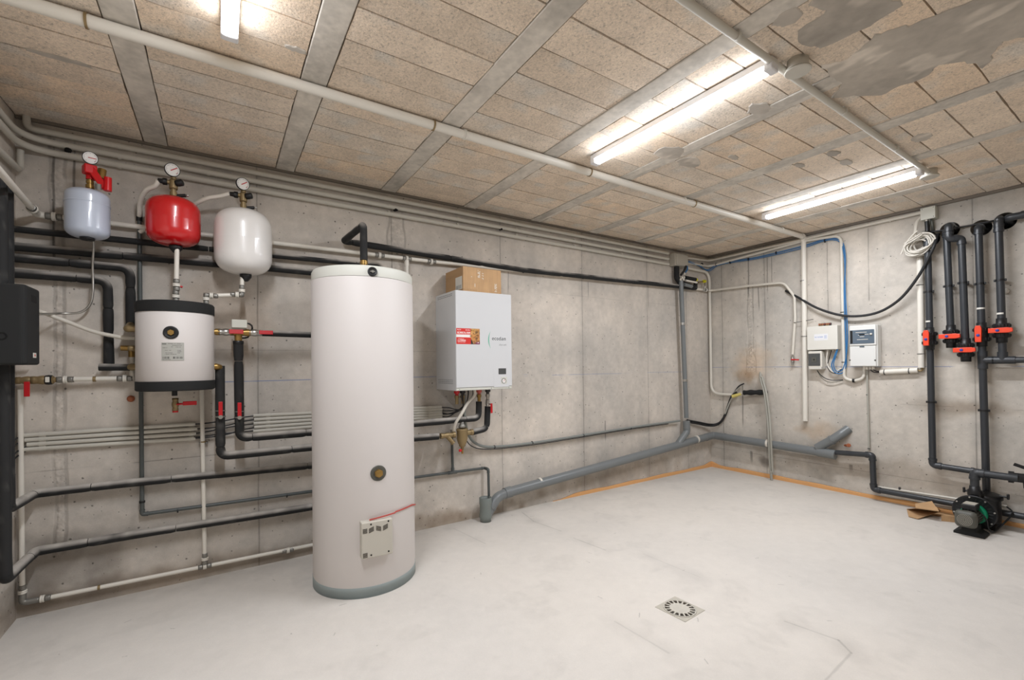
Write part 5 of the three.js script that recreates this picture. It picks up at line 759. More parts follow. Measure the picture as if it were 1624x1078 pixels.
// ================================================================ grey soil pipe and drain cup
{
  const t = thing('grey_drain_pipe', 'thick grey waste pipe sloping along the back wall and round the corner', 'pipe', [-2, 0.3, 0.08]), r = 0.045;
  const a = [-3.30, 0.206, 0.1], c = [-0.085, 0.432, 0.085];
  part(t, 'pipe', rod(a, c, r, r, 28), M.greyPvc); part(t, 'pipe', rod([-0.085, 0.432, 0.085], [-0.085, 0.408, 1.36], r, r, 28), M.greyPvc);
  part(t, 'elbow', sweep(rounded([[-0.24, 0.42, 0.085], [-0.085, 0.432, 0.085], [-0.085, 0.43, 0.26]], 0.06), r * 1.06, 22), M.greyPvc);
  // drain cup on the floor with its forty-five degree branch
  const cx = [-3.521, 0.145, 0.12][0], cz = 0.12, cup = part(t, 'drain_cup', turned([[0, 0], [0.05, 0], [0.05, 0.03], [0.055, 0.034], [0.055, 0.072], [0.052, 0.076], [0.052, 0.15], [0.056, 0.154], [0.056, 0.208], [0.042, 0.21], [0.040, 0.17], [0, 0.17]], [cx, 0, cz], [0, 1, 0], 36), M.drainCup);void cup;
  part(t, 'branch', join(sweep(rounded([[cx + 0.012, 0.055, cz], [cx + 0.13, 0.185, 0.105], [cx + 0.27, 0.215, 0.1]], 0.12), 0.044, 22), rod([cx + 0.055, 0.105, cz - 0.005], [cx + 0.066, 0.117, cz - 0.005], 0.049, 0.049, 24), rod(along(a, [1, 0.07, 0], -0.01), along(a, [1, 0.07, 0], 0.06), 0.05, 0.05, 24)), M.greyPvc);
  // upright pipe joining with a branch
  const u0 = [-0.705, 2.40, 0.09], u1 = [-0.622, 0.53, 0.085]; part(t, 'upright_pipe', rod(u0, [-0.63, 0.7, 0.086], 0.0275, 0.0275, 20), M.greyPvc);
  part(t, 'socket', rod([-0.632, 0.66, 0.086], [-0.626, 0.56, 0.086], 0.042, 0.042, 22), M.greyPvc);
  part(t, 'branch', sweep(rounded([[-0.626, 0.6, 0.086], u1, [-0.80, 0.39, 0.085]], 0.1), 0.04, 20), M.greyPvc);
  for (const [x, y] of [[[-2.902, 0.214, 0.08][0], 0.236], [[-0.446, 0.394, 0.08][0], 0.414]]) part(t, 'clip', rod([x - 0.011, y + 0.001, 0.09], [x + 0.011, y + 0.0025, 0.09], 0.049, 0.049, 24), M.conduitLight);
  part(t, 'clip', rod([-0.085, 0.424, 0.78], [-0.085, 0.424, 0.806], 0.049, 0.049, 24), M.conduitLight);
  for (const v of [1.88, 1.18]) part(t, 'clip', rod([-0.682 + (1.88 - v) * 0.044, v, 0.09], [-0.682 + (1.88 - v) * 0.044, v - 0.03, 0.09], 0.031, 0.031, 20), M.steel);
  // branch towards the wall on the right wall run, reducer
  const s0 = [-0.085, 0.448, 1.312], s1 = [-0.085, 0.555, 1.456], s2 = [-0.06, 0.614, 1.522];
  part(t, 'branch', join(sweep(rounded([s0, s1, s2, [0.0, s2[1] + 0.06, s2[2] + 0.05]], 0.05), 0.044, 22), rod(along(s1, [0, s1[1] - s0[1], s1[2] - s0[2]], -0.012), s1, 0.05, 0.05, 22)), M.greyPvc, 'branch rising into the wall');
  part(t, 'end_socket', rod([-0.085, 0.409, 1.32], [-0.085, 0.40, 1.485], 0.05, 0.05, 26), M.greyPvc);
  const d = thing('dark_drain_pipe', 'dark grey pipe stepping down from the thick waste pipe and running behind the pump', 'pipe', [-0.08, 0.2, 1.8]);
  moulded(d, [[-0.085, 0.425, 1.47], [-0.08, 0.448, 1.80], [-0.08, 0.112, 1.806], [-0.08, 0.118, ZN]], 0.0255, M.darkPvc, { elbow: 0.055 });
  const w = thing('white_pipe', 'thin white pipe lying on the dark pipe low on the right wall', 'pipe', [-0.06, 0.165, 2.2]);
  part(w, 'pipe', rod([-0.05, [-0.05, 0.136, 1.834][1], [-0.05, 0.136, 1.834][2]], [-0.05, 0.165, 2.70], 0.0105), M.conduitLight); for (const z of [2.0, 2.66]) pipeClip(w, [-0.05, 0.158, z], [0, 0, 1], 0.012, M.blackPlastic, 0.012);
}
{ // black insulated elbow and small valves near the corner
  const t = thing('insulated_pipe', 'black insulated pipe dropping from the square junction box and bending behind the grey upright pipe', 'pipe', [-0.74, 2.5, 0.1]);
  foamRun(t, [[-0.745, 2.57, 0.06], [-0.748, 2.429, 0.06], [-0.689, 2.378, 0.07], [-0.425, 2.338, 0.07]], 0.032, 0.06, [], 0.15, 53);
  const v = thing('valve_assembly', 'two small brass valves with yellow caps beside the grey upright pipe near the corner', 'valve', [-0.385, 2.453, 0.08]);
  const p = [[-0.63, 2.441, 0.1], [-0.427, 2.437, 0.1]]; part(v, 'black_pipe', rod(p[0], p[1], 0.022), M.blackMatt); part(v, 'yellow_cap', rod(along(p[1], [1, -0.1, 0], -0.015), along(p[1], [1, -0.1, 0], 0.025), 0.02), M.yellow, 'yellow cap');
  part(v, 'white_pipe', rod([-0.646, 2.401, 0.12], [-0.431, 2.394, 0.12], 0.012), M.whitePipe); part(v, 'grey_stub', rod([-0.67, 2.35, 0.11], [-0.52, 2.34, 0.11], 0.021), M.greyPvc);
  const k = [-0.183, 2.442, 0.06]; part(v, 'valve', rod([-0.317, 2.418, 0.06], [-0.223, 2.434, 0.06], 0.011), M.bronze); part(v, 'yellow_cap', rod(along(k, [1, 0.1, 0], -0.022), along(k, [1, 0.1, 0], 0.02), 0.02), M.yellow, 'yellow cap');
  part(v, 'braided_hose', cable([[-0.185, 2.416, 0.07], [-0.201, 2.364, 0.08], [-0.199, 2.309, 0.06]], 0.012), M.steel);
  const wires = thing('cable_bundle', 'black and blue wires hanging from the square junction box to white connectors', 'cable', [-0.668, 2.512, 0.12]);
  part(wires, 'wire', cable([[-0.614, 2.584, 0.1], [-0.68, 2.519, 0.12], [-0.743, 2.458, 0.12]], 0.014), M.blackCable); part(wires, 'wire', cable([[-0.589, 2.587, 0.1], [-0.618, 2.541, 0.12], [-0.656, 2.498, 0.12]], 0.009), M.blueCable);
  for (const q of [[-0.689, 2.477, 0.13], [-0.733, 2.426, 0.13], [-0.696, 2.43, 0.13], [-0.764, 2.4, 0.13], [-0.709, 2.405, 0.13]]) part(wires, 'connector', bar(q, [0.02, 0.026, 0.018], 0.004), M.whiteCable);
}
{ // cables that enter the wall stub at the right wall
  const t = thing('black_cables', 'black cable bundle running past the grey upright pipe to a pale yellow plug', 'cable', [-0.05, 0.654, 0.195]);
  const L = [[-0.562, 0.645, 0.03], [-0.357, 0.606, 0.04], [-0.12, 0.56, 0.06], [-0.06, 0.564, 0.102], [-0.05, 0.612, 0.176], [-0.05, 0.707, 0.239], [-0.05, 0.831, 0.283], [-0.06, 0.955, 0.342], [-0.07, 1.006, 0.407]];
  part(t, 'cable', cable(L, 0.0155), M.blackCable); part(t, 'cable', cable(L.map((q) => [q[0], q[1] + 0.02, q[2] + 0.015]).slice(0, 8).concat([[-0.06, 1.086, 0.435], [-0.05, 1.119, 0.494]]), 0.008), M.blackCable);
  part(t, 'cable', cable([[-0.06, 0.724, 0.245], [-0.06, 0.89, 0.316], [-0.06, 1.037, 0.401], [-0.04, 1.101, 0.448]], 0.009), M.greyHose);
  const y = [-0.08, 0.967, 0.404], y2 = [-0.08, 0.99, 0.469]; part(t, 'plug', rod([-0.08, 0.953, 0.362], y2, 0.022, 0.017, 14), M.straw, 'pale yellow plug'); part(t, 'plug_lead', rod(y, [-0.07, 1.011, 0.511], 0.007), M.conduitLight);
  const s = thing('pipe_stub', 'black wrapped pipe stub sticking out of the right wall', 'pipe', [-0.05, 1.014, 0.61]);
  part(s, 'stub', sweep(smooth([[0.05, [0, 1.017, 0.712][1], [0, 1.017, 0.712][2]], [-0.04, 1.019, 0.726], [-0.06, 1.015, 0.623], [-0.07, 1.007, 0.503]], 0.02), (q) => 0.03 + 0.004 * Math.sin(q * 60), 14), M.blackMatt); part(s, 'stub_end', rod([-0.07, 1.007, 0.519], [-0.075, 1.007, 0.494], 0.025), M.pumpGrey);
  const h = thing('grey_hose', 'pair of pale flexible conduits hanging from the right wall to the floor', 'hose', [-0.06, 0.516, 0.78]);
  for (const dz of [0, 0.028]) part(h, 'hose', sweep(smooth([[0.02, 1.27 - dz, [0, 1.206, 0.662][2]], [-0.04, 1.192, 0.691], [-0.09, 1.023, 0.759], [-0.11, 0.745, 0.802], [-0.14, 0.529, 0.829], [-0.11, 0.232, 0.823], [[-0.09, 0.046, 0.824][0], 0.004, [-0.09, 0.046, 0.824][2]]], 0.004).map((p) => p.clone().add(new THREE.Vector3(-dz * 0.3, 0, p.y > 0.1 && p.y < 1.2 ? dz : dz * 0.4))), (s2) => 0.0118 + 0.0008 * Math.sin(s2 * 900), 10), M.greyHose);
}
// ================================================================ boxes on the right wall
const faceB = (p0, p1, d) => ({ z0: p0[2], z1: p1[2], y0: p1[1], y1: p0[1], d });
function boxB(t, name, f, depth, mat, bevel = 0.006, x = -f.d) { return part(t, name, bar([x + depth / 2, (f.y0 + f.y1) / 2, (f.z0 + f.z1) / 2], [depth, f.y1 - f.y0, f.z1 - f.z0], bevel), mat); }
function printB(t, name, p0, p1, x, tex) { const w = p1[2] - p0[2], h = p0[1] - p1[1]; return part(t, name, new THREE.PlaneGeometry(w, h).rotateY(-Math.PI / 2).translate(x, (p0[1] + p1[1]) / 2, (p0[2] + p1[2]) / 2), std({ map: tex, roughness: 0.4 })); }
{
  const f = faceB([-0.09, 1.758, 1.231], [-0.09, 1.505, 1.521], 0.09), t = thing('wall_panel', 'wide white electrical panel with a small blue and white sticker on the right wall', 'panel', [-0.04, f.y0, (f.z0 + f.z1) / 2]);
  boxB(t, 'case', { ...f, z1: f.z1 - 0.004 }, 0.072, M.panelWhite, 0.004, -0.072); boxB(t, 'door', f, 0.02, M.panelWhite, 0.004, -0.09);
  printB(t, 'sticker', [-0.09, 1.674, 1.301], [-0.09, 1.605, 1.433], -0.0906, printTexture(256, 110, (g, w, h) => { g.fillStyle = '#e7e7e8'; g.fillRect(0, 0, w, h); const r = rng(4); g.fillStyle = '#6a86c4'; for (let x = 16; x < 168; x += 13) { const k = r(); g.fillRect(x, 44, 8, 4); g.fillRect(x, 44, 3, 20); if (k > 0.4) g.fillRect(x + 6, 44, 3, 20); if (k > 0.2) g.fillRect(x, 60, 8, 4); } g.fillStyle = '#c9cfdd'; g.fillRect(188, 26, 48, 56); }));
  for (const z of [[-0.045, 1.506, 1.413][2], [-0.045, 1.505, 1.454][2], [-0.045, 1.503, 1.495][2]]) part(t, 'gland', rod([-0.045, f.y0 + 0.005, z], [-0.045, f.y0 - 0.02, z], 0.011), M.conduitLight);
  const r = thing('terminal_block', 'row of small copper and black terminals lying on top of the wide white panel', 'terminals', [-0.05, 1.777, 1.395]);
  const a = [-0.05, 1.775, 1.341], b = [-0.05, 1.773, 1.443]; for (let i = 0; i < 7; i++) { const q = i / 6, p = [-0.05, f.y1 + 0.016, mix(a[2], b[2], q)]; const m = part(r, 'terminal', bar(p, [0.03, 0.03, (b[2] - a[2]) / 6 * 0.8], 0.003), i === 6 || i === 3 ? M.blackPlastic : M.bronze); part(m, 'screw', rod([p[0] - 0.016, p[1] + 0.004, p[2]], [p[0] - 0.013, p[1] + 0.004, p[2]], 0.005), M.redCable); }
  // breaker enclosure
  const k = faceB([-0.1, 1.491, 1.241], [-0.1, 1.292, 1.373], 0.1), e = thing('breaker_box', 'small white breaker enclosure with a smoked window below the wide white panel', 'box', [-0.05, k.y0, (k.z0 + k.z1) / 2]);
  boxB(e, 'case', k, 0.1, M.panelWhite, 0.014); const win = faceB([-0.105, 1.467, 1.246], [-0.105, 1.332, 1.363], 0.106); boxB(e, 'window', win, 0.012, M.darkWindow, 0.005); boxB(e, 'frame', faceB([-0.103, 1.484, 1.245], [-0.103, 1.319, 1.38], 0.1025), 0.01, M.conduitLight, 0.004);
  part(e, 'breaker', bar([-0.107, (win.y0 + win.y1) / 2, (win.z0 + win.z1) / 2], [0.003, 0.05, 0.05], 0.001), M.pumpGrey); part(e, 'breaker_switch', bar([-0.109, (win.y0 + win.y1) / 2, (win.z0 + win.z1) / 2], [0.003, 0.012, 0.014], 0.001), M.blackPlastic);
  // controller
  const c0 = faceB([-0.11, 1.736, 1.633], [-0.11, 1.323, 1.853], 0.11), c = thing('controller_box', 'tall white controller with a blue-grey window at the top on the right wall', 'controller', [-0.05, c0.y0, (c0.z0 + c0.z1) / 2]);
  boxB(c, 'case', { ...c0, z1: c0.z1 + 0.01 }, 0.092, M.controllerWhite, 0.01, -0.092); boxB(c, 'upper_cover', faceB([-0.11, 1.736, 1.633], [-0.11, 1.533, 1.856], 0.11), 0.025, M.controllerWhite, 0.008); boxB(c, 'lower_cover', faceB([-0.108, 1.527, 1.634], [-0.108, 1.327, 1.852], 0.108), 0.02, M.controllerWhite, 0.006);
  const wn = faceB([-0.115, 1.69, 1.639], [-0.115, 1.552, 1.843], 0.1145); boxB(c, 'window', wn, 0.01, M.smokedWindow, 0.003);
  const wz = (q) => mix(wn.z0, wn.z1, q), wy = (q) => mix(wn.y0, wn.y1, q);
  const lines = []; for (const [a2, b2, y] of [[0.3, 0.75, 0.3], [0.42, 0.6, 0.5], [0.62, 0.78, 0.66], [0.35, 0.4, 0.62], [0.25, 0.7, 0.82]]) lines.push(new THREE.BoxGeometry(0.0008, 0.005, (b2 - a2) * (wn.z1 - wn.z0)).translate(-0.1149, wy(y), wz((a2 + b2) / 2)));
  lines.forEach((g) => part(c, 'panel_print', g, M.conduitLight)); part(c, 'display', bar([-0.1148, wy(0.66), wz(0.5)], [0.001, 0.012, 0.05], 0.0004), M.void); part(c, 'side_strip', bar([-0.1148, wy(0.5), wz(0.07)], [0.001, (wn.y1 - wn.y0) * 0.92, 0.02], 0.0004), M.blackPlastic); part(c, 'knob', turned([[0, 0], [0.011, 0], [0.009, 0.012], [0, 0.013]], [-0.1145, wy(0.66), wz(0.88)], [-1, 0, 0], 18), M.panelWhite);
  const lg = [-0.112, 1.522, 1.74]; part(c, 'badge', bar([-0.1115, lg[1], lg[2]], [0.001, 0.012, 0.04], 0.0004), M.smokedWindow);
  for (const q of [[-0.108, 1.389, 1.634], [-0.108, 1.385, 1.845]]) part(c, 'cover_screw', turned([[0, 0], [0.008, 0], [0.007, 0.003], [0, 0.004]], [-0.108, q[1], q[2]], [-1, 0, 0], 14), M.pumpGrey);
  for (const q of [[-0.05, 1.317, 1.737], [-0.05, 1.317, 1.758], [-0.05, 1.317, 1.784], [-0.05, 1.317, 1.81]]) { part(c, 'gland', rod([-0.05, c0.y0 + 0.005, q[2]], [-0.05, c0.y0 - 0.03, q[2]], 0.0115), M.conduitLight); }
  // cables between the boxes
  const cb = thing('black_cables', 'thin black and grey cables looping below the white boxes on the right wall', 'cable', [-0.05, 1.197, 1.393]);
  for (const [L, r2, m] of [[[[-0.05, 1.284, 1.309], [-0.05, 1.237, 1.339], [-0.05, 1.19, 1.405], [-0.04, 1.178, 1.477], [-0.03, 1.186, 1.542]], 0.0045, M.blackCable], [[[-0.04, 1.277, 1.305], [-0.03, 1.196, 1.348], [-0.03, 1.156, 1.42], [-0.02, 1.179, 1.538]], 0.004, M.greyHose], [[[-0.06, 1.498, 1.454], [-0.05, 1.385, 1.419], [-0.05, 1.332, 1.407], [-0.05, 1.271, 1.435], [-0.04, 1.251, 1.489], [-0.03, 1.298, 1.532]], 0.0048, M.blackCable], [[[-0.06, 1.499, 1.419], [-0.05, 1.399, 1.402], [-0.05, 1.318, 1.418], [-0.05, 1.265, 1.465], [-0.03, 1.304, 1.527]], 0.0075, M.whiteCable], [[[-0.05, 1.292, 1.784], [-0.05, 1.267, 1.814], [-0.03, 1.267, 1.859]], 0.0055, M.blackCable], [[[-0.05, 1.292, 1.81], [-0.05, 1.279, 1.83], [-0.03, 1.273, 1.864]], 0.0055, M.blackCable]]) part(cb, 'cable', cable(L, r2), m);
  const tr = thing('white_trunking', 'white conduit along the right wall from the controller, turning up beside the black pipes', 'conduit', [-0.03, 1.27, 2.0]);
  const h0 = [-0.03, 1.267, 1.859], h1 = [-0.03, 1.286, 2.146], v0 = [-0.03, 1.31, 2.169], v1 = [-0.03, 2.334, 2.174];
  part(tr, 'tube', rod(h0, h1, 0.0235), M.whitePipe); part(tr, 'tube', rod(v0, v1, 0.0235), M.whitePipe); part(tr, 'bare_wire', cable([h1, [-0.03, 1.28, 2.164], [-0.03, 1.292, 2.177], v0], 0.008), M.bronze);
  for (const q of [[-0.03, 1.267, 1.894], [-0.03, 1.28, 2.082]]) pipeClip(tr, q, [0, 0, 1], 0.0235, M.blackPlastic, 0.006); for (const q of [[-0.03, 1.438, 2.166], [-0.03, 2.077, 2.17]]) pipeClip(tr, q, [0, 1, 0], 0.0235, M.blackPlastic, 0.005);
  const gc = thing('grey_conduit', 'thin grey conduit dropping straight down from under the controller', 'conduit', [-0.02, 0.885, 1.752]); part(gc, 'tube', rod([-0.03, 1.298, 1.751], [-0.02, 0.487, 1.754], 0.0085), M.greyHose); for (const q of [[-0.025, 1.038, 1.748], [-0.02, 0.499, 1.752]]) pipeClip(gc, q, [0, 1, 0], 0.010, M.blackPlastic, 0.006);
  const tie = thing('cable_tie', 'thin black wire end poking out behind the thick white pipe', 'wire', [-0.04, 1.817, 1.096]); part(tie, 'wire', cable([[-0.06, 1.82, 1.085], [-0.05, 1.829, 1.185], [-0.03, 1.843, 1.272]], 0.003), M.blackCable);
  const ho = thing('black_hose', 'black hose slung in a long curve across the right wall', 'hose', [-0.06, 1.839, 1.716]);
  part(ho, 'hose', sweep(smooth([[-0.015, 2.198, 0.982], [-0.045, 2.104, 1.122], [-0.07, 1.943, 1.352], [-0.07, 1.842, 1.611], [-0.07, 1.85, 1.85], [-0.08, 1.951, 2.026], [-0.11, 2.138, 2.175], [-0.14, 2.292, 2.259], [-0.15, 2.404, 2.306], [-0.08, 2.503, 2.311], [0.08, 2.52, [0, 2.522, 2.283][2]]], 0.01), 0.0125, 12), M.blackCable);
}
{ // box under the ceiling and coil of white cable
  const f = faceB([-0.07, 2.784, 2.195], [-0.07, 2.651, 2.298], 0.08), t = thing('junction_box', 'pale square junction box under the ceiling above the black pipes', 'box', [-0.04, f.y0, (f.z0 + f.z1) / 2]);
  const g = { ...f, y1: 2.772, y0: 2.662 }; boxB(t, 'case', { ...g, z1: g.z1 + 0.002 }, 0.068, M.boxPale, 0.006, -0.068); boxB(t, 'cover', g, 0.014, M.boxPale, 0.004, -0.08);
  for (const [y, z] of [[2.76, g.z1 - 0.012], [2.675, g.z1 - 0.012], [2.76, g.z0 + 0.012]]) part(t, 'screw', turned([[0, 0], [0.004, 0], [0, 0.002]], [-0.08, y, z], [-1, 0, 0], 10), M.enamelSeam);
  const sl = thing('cable_sleeve', 'dark sleeve and loose cables between the pale junction box and the hole behind the coil', 'cable', [-0.06, 2.604, 2.243]); part(sl, 'sleeve', rod([-0.06, 2.647, 2.235], [-0.06, 2.554, 2.238], 0.017), M.blackPlastic); part(sl, 'cable', cable([[-0.04, 2.666, 2.261], [-0.04, 2.601, 2.268], [0.04, 2.5, 2.25]], 0.011), M.pumpGrey); part(sl, 'cable', cable([[-0.06, 2.671, 2.231], [-0.06, 2.641, 2.235]], 0.008), M.whiteCable); part(sl, 'cable', cable([[-0.06, 2.664, 2.257], [-0.05, 2.616, 2.249], [-0.05, 2.56, 2.24]], 0.008), M.pumpGrey);
  const c = thing('cable_coil', 'coil of white cable hanging in front of the right wall by the black pipes', 'cable', [-0.12, 2.434, 2.195]), r = rng(77);
  for (let i = 0; i < 13; i++) {
    const q = [-0.12, 2.433, 2.199], L = [], a = 0.095 + r() * 0.055, b = 0.055 + r() * 0.045, tz = (r() - 0.5) * 0.07, ty = (r() - 0.5) * 0.06, ph = 0.5 + (r() - 0.5) * 0.3;
    for (let k = 0; k <= 30; k++) { const w = k / 30 * Math.PI * 2, u = Math.cos(w) * a, v = Math.sin(w) * b; L.push([q[0] + (r() - 0.5) * 0.004 + Math.sin(w + i) * 0.03 - 0.01 + i * 0.004, q[1] + ty + u * Math.sin(ph) * 0.6 + v * Math.cos(ph), q[2] + tz + u * Math.cos(ph) * 0.75 - v * Math.sin(ph) * 0.6]); }
    part(c, 'loop', cable(L, 0.0068, 8), M.whiteCable);
  }
  part(c, 'lead', cable([[-0.05, 2.694, 2.198], [-0.08, 2.665, 2.179], [-0.12, 2.59, 2.175], [-0.15, 2.509, 2.177]], 0.0075), M.whiteCable); part(c, 'lead', cable([[-0.05, 2.702, 2.189], [-0.08, 2.657, 2.165], [-0.12, 2.58, 2.166], [-0.15, 2.507, 2.164]], 0.0075), M.whiteCable);
  part(c, 'lead', cable([[-0.16, 2.527, 2.216], [-0.17, 2.492, 2.165], [-0.16, 2.463, 2.098]], 0.006), M.whiteCable); part(c, 'lead', cable([[-0.16, 2.513, 2.224], [-0.17, 2.478, 2.174], [-0.16, 2.443, 2.107], [-0.15, 2.37, 2.071]], 0.006), M.whiteCable); part(c, 'lead', cable([[-0.16, 2.555, 2.194], [-0.17, 2.517, 2.156], [-0.16, 2.435, 2.093]], 0.006), M.whiteCable);
  const k = thing('black_cable', 'thin black cable stretched level in front of the pipe holes', 'cable', [-0.06, 2.56, 2.5]); part(k, 'cable', cable([[-0.03, [-0.03, 2.564, 2.191][1], [-0.03, 2.564, 2.191][2]], [-0.035, [-0.035, 2.544, 2.314][1], 2.31], [-0.03, [-0.03, 2.541, 2.496][1], [-0.03, 2.541, 2.496][2]], [-0.03, [-0.03, 2.543, 2.648][1], [-0.03, 2.543, 2.648][2]], [0.03, 2.56, 2.69]], 0.0075), M.blackCable);
}
// ================================================================ black pool pipes with red handles
function poolValve(t, p, axisDown, vertical, r) {             // union ball valve with flat handle towards the room
  const b = part(t, 'valve_body', turned([[0, 0.1], [r * 1.25, 0.1], [r * 1.3, 0.06], [r * 1.9, 0.058], [r * 2.0, 0.05], [r * 2.0, 0.026], [r * 1.75, 0.022], [r * 1.7, -0.022], [r * 2.0, -0.026], [r * 2.0, -0.05], [r * 1.9, -0.058], [r * 1.35, -0.06], [r * 1.3, -0.1], [0, -0.1]], p, [0, 1, 0], 30), M.blackPlastic);
  const ribs = []; for (let i = 0; i < 18; i++) { const a = i / 18 * Math.PI * 2; for (const s of [-1, 1]) ribs.push(rod([p[0] + Math.cos(a) * r * 2.0, p[1] + s * 0.028, p[2] + Math.sin(a) * r * 2.0], [p[0] + Math.cos(a) * r * 2.0, p[1] + s * 0.05, p[2] + Math.sin(a) * r * 2.0], 0.0045, 0.0045, 6)); }
  part(b, 'union_ribs', join(ribs), M.blackPlastic);
  part(b, 'neck', rod(p, [p[0] - r * 2.2, p[1], p[2]], 0.02), M.blackPlastic);
  const sh = new THREE.Shape(); [[-0.062, -0.016], [0.045, -0.0185], [0.07, -0.012], [0.07, 0.012], [0.045, 0.0185], [-0.062, 0.016]].forEach(([x, y], i) => i ? sh.lineTo(x, y) : sh.moveTo(x, y));
  const g = new THREE.ExtrudeGeometry(sh, { depth: 0.018, bevelEnabled: true, bevelSize: 0.003, bevelThickness: 0.003, bevelSegments: 2 }); g.rotateY(-Math.PI / 2); if (vertical) g.rotateX(-Math.PI / 2);
  const h = part(b, 'handle', g.translate(p[0] - r * 2.15, p[1], p[2] + (vertical ? -0.008 : 0)), M.orangeLever, 'red-orange handle'); void axisDown; void h;
  part(b, 'handle_plug', turned([[0, 0], [0.0125, 0], [0.0115, 0.004], [0, 0.005]], [p[0] - r * 2.15 - 0.021, p[1] - (vertical ? 0.008 : 0), p[2] - (vertical ? 0.008 : 0.012)], [-1, 0, 0], 6), M.bluePlug);
}
{
  const r = 0.0255, ring = (t, p) => part(t, 'white_mark', rod([p[0], p[1] - 0.007, p[2]], [p[0], p[1] + 0.007, p[2]], r * 1.03, r * 1.03, 22), M.panelWhite), clip = (t, p) => part(t, 'clip', join(rod([p[0], p[1] - 0.008, p[2]], [p[0], p[1] + 0.008, p[2]], r * 1.14, r * 1.14, 20), rod([p[0], p[1], p[2]], [-0.002, p[1], p[2]], 0.012), bar([p[0], p[1], p[2]], [0.016, 0.02, r * 2.9], 0.004)), M.blackPlastic);
  const mk = (label, z0, at) => thing('pool_pipe', label, 'pipe', at, 'black pool pipes on the right wall');
  const X = -0.09;
  // 1: long one that feeds the pump
  const a = mk('leftmost black pool pipe, upright red handle, bending low towards the pump', 0, [X, 1.6, 2.247]); const z1 = 2.245;
  moulded(a, [[0.18, 2.475, z1], [X, 2.475, z1], [X, 0.432, 2.252], [X, 0.424, 2.56], [X - 0.10, 0.424, 2.56]], r, M.darkPvc, { elbow: 0.06 }); poolValve(a, [X, 1.575, 2.247], 0, true, r); ring(a, [X, 1.73, 2.246]); clip(a, [X, 2.0, 2.246]); clip(a, [X, 1.0, 2.25]);
  // 2
  const z2 = 2.372, b = mk('second black pool pipe from the left, ending at its level red handle', 0, [X, 2, z2]); moulded(b, [[0.18, 2.525, z2], [X, 2.525, z2], [X, 1.55, 2.39]], r, M.darkPvc, { elbow: 0.06 }); poolValve(b, [X, 1.585, 2.389], 0, false, r); clip(b, [X, 2.03, 2.38]);
  // 3
  const c = mk('third black pool pipe from the left, with the lowest level red handle', 0, [X, 1.9, 2.48]); moulded(c, [[0.18, 2.548, 2.405], [-0.17, 2.548, 2.405], [-0.17, 2.43, 2.405], [-0.13, 2.425, 2.475], [-0.12, 1.44, 2.487]], r, M.darkPvc, { elbow: 0.055 }); poolValve(c, [-0.12, 1.462, 2.487], 0, false, r); clip(c, [-0.125, 2.04, 2.48]);
  // 4
  const z4 = 2.572, d = mk('fourth black pool pipe from the left, running down behind the pump, red handle upright', 0, [X, 1.5, z4]); moulded(d, [[0.18, 2.5, z4], [X, 2.5, z4], [X, 0.22, 2.59]], r, M.darkPvc, { elbow: 0.06 }); poolValve(d, [X, 1.59, 2.579], 0, true, r); ring(d, [X, 1.81, 2.577]); clip(d, [X, 2.02, 2.575]); clip(d, [X, 0.95, 2.584]);
  part(d, 'tee', join(rod([X, 1.30, 2.582], [X, 1.45, 2.581], r * 1.24, r * 1.24, 22), rod([X, 1.372, 2.582], [X, 1.372, 2.65], r * 1.22, r * 1.22, 22)), M.darkPvc);
  // 5
  const z5 = 2.69, e = mk('rightmost black pool pipe with a level red handle, joined to a level pipe', 0, [X, 2, z5]); moulded(e, [[X, 2.535, z5 + 0.0], [X, 2.46, z5], [X, 1.40, 2.698]], r, M.darkPvc, { elbow: 0.03 });
  part(e, 'elbow', join(sweep(rounded([[0.18, 2.54, 2.69], [X, 2.54, 2.69], [X, 2.43, 2.69]], 0.045), r * 1.15, 20), rod([X, 2.455, 2.69], [X, 2.43, 2.69], r * 1.26, r * 1.26, 22)), M.darkPvc);
  poolValve(e, [X, 1.615, 2.695], 0, false, r); ring(e, [X, 1.755, 2.694]); clip(e, [X, 2.03, 2.692]);
  part(e, 'tee', join(rod([X, 1.372, 2.64], [X, 1.372, 2.77], r * 1.22, r * 1.22, 22), rod([X, 1.372, 2.698], [X, 1.44, 2.698], r * 1.24, r * 1.24, 22)), M.darkPvc); part(e, 'level_pipe', rod([X, 1.372, 2.6], [X, 1.372, ZN], r, r, 22), M.darkPvc);
  const f = mk('black pipe leaving the topmost hole level to the right along the wall', 0, [-0.07, 2.53, 2.85]); part(f, 'elbow', join(sweep(rounded([[0.15, 2.535, 2.735], [-0.075, 2.535, 2.735], [-0.075, 2.535, 2.83]], 0.04), r * 1.13, 20)), M.darkPvc); part(f, 'pipe', rod([-0.075, 2.535, 2.81], [-0.075, 2.548, ZN], r, r, 22), M.darkPvc); part(f, 'coupling', rod([-0.075, 2.536, 2.815], [-0.075, 2.538, 2.9], r * 1.25, r * 1.25, 22), M.darkPvc);
  single('putty_lump', 'small lump of white filler beside the rightmost black pipe', 'filler', turned([[0, 0], [0.025, 0.004], [0.02, 0.02], [0.008, 0.026], [0, 0.027]], [0, 1.943, 2.708], [-1, 0.2, 0], 9), M.panelWhite, [0, 1.943, 2.708]);
}
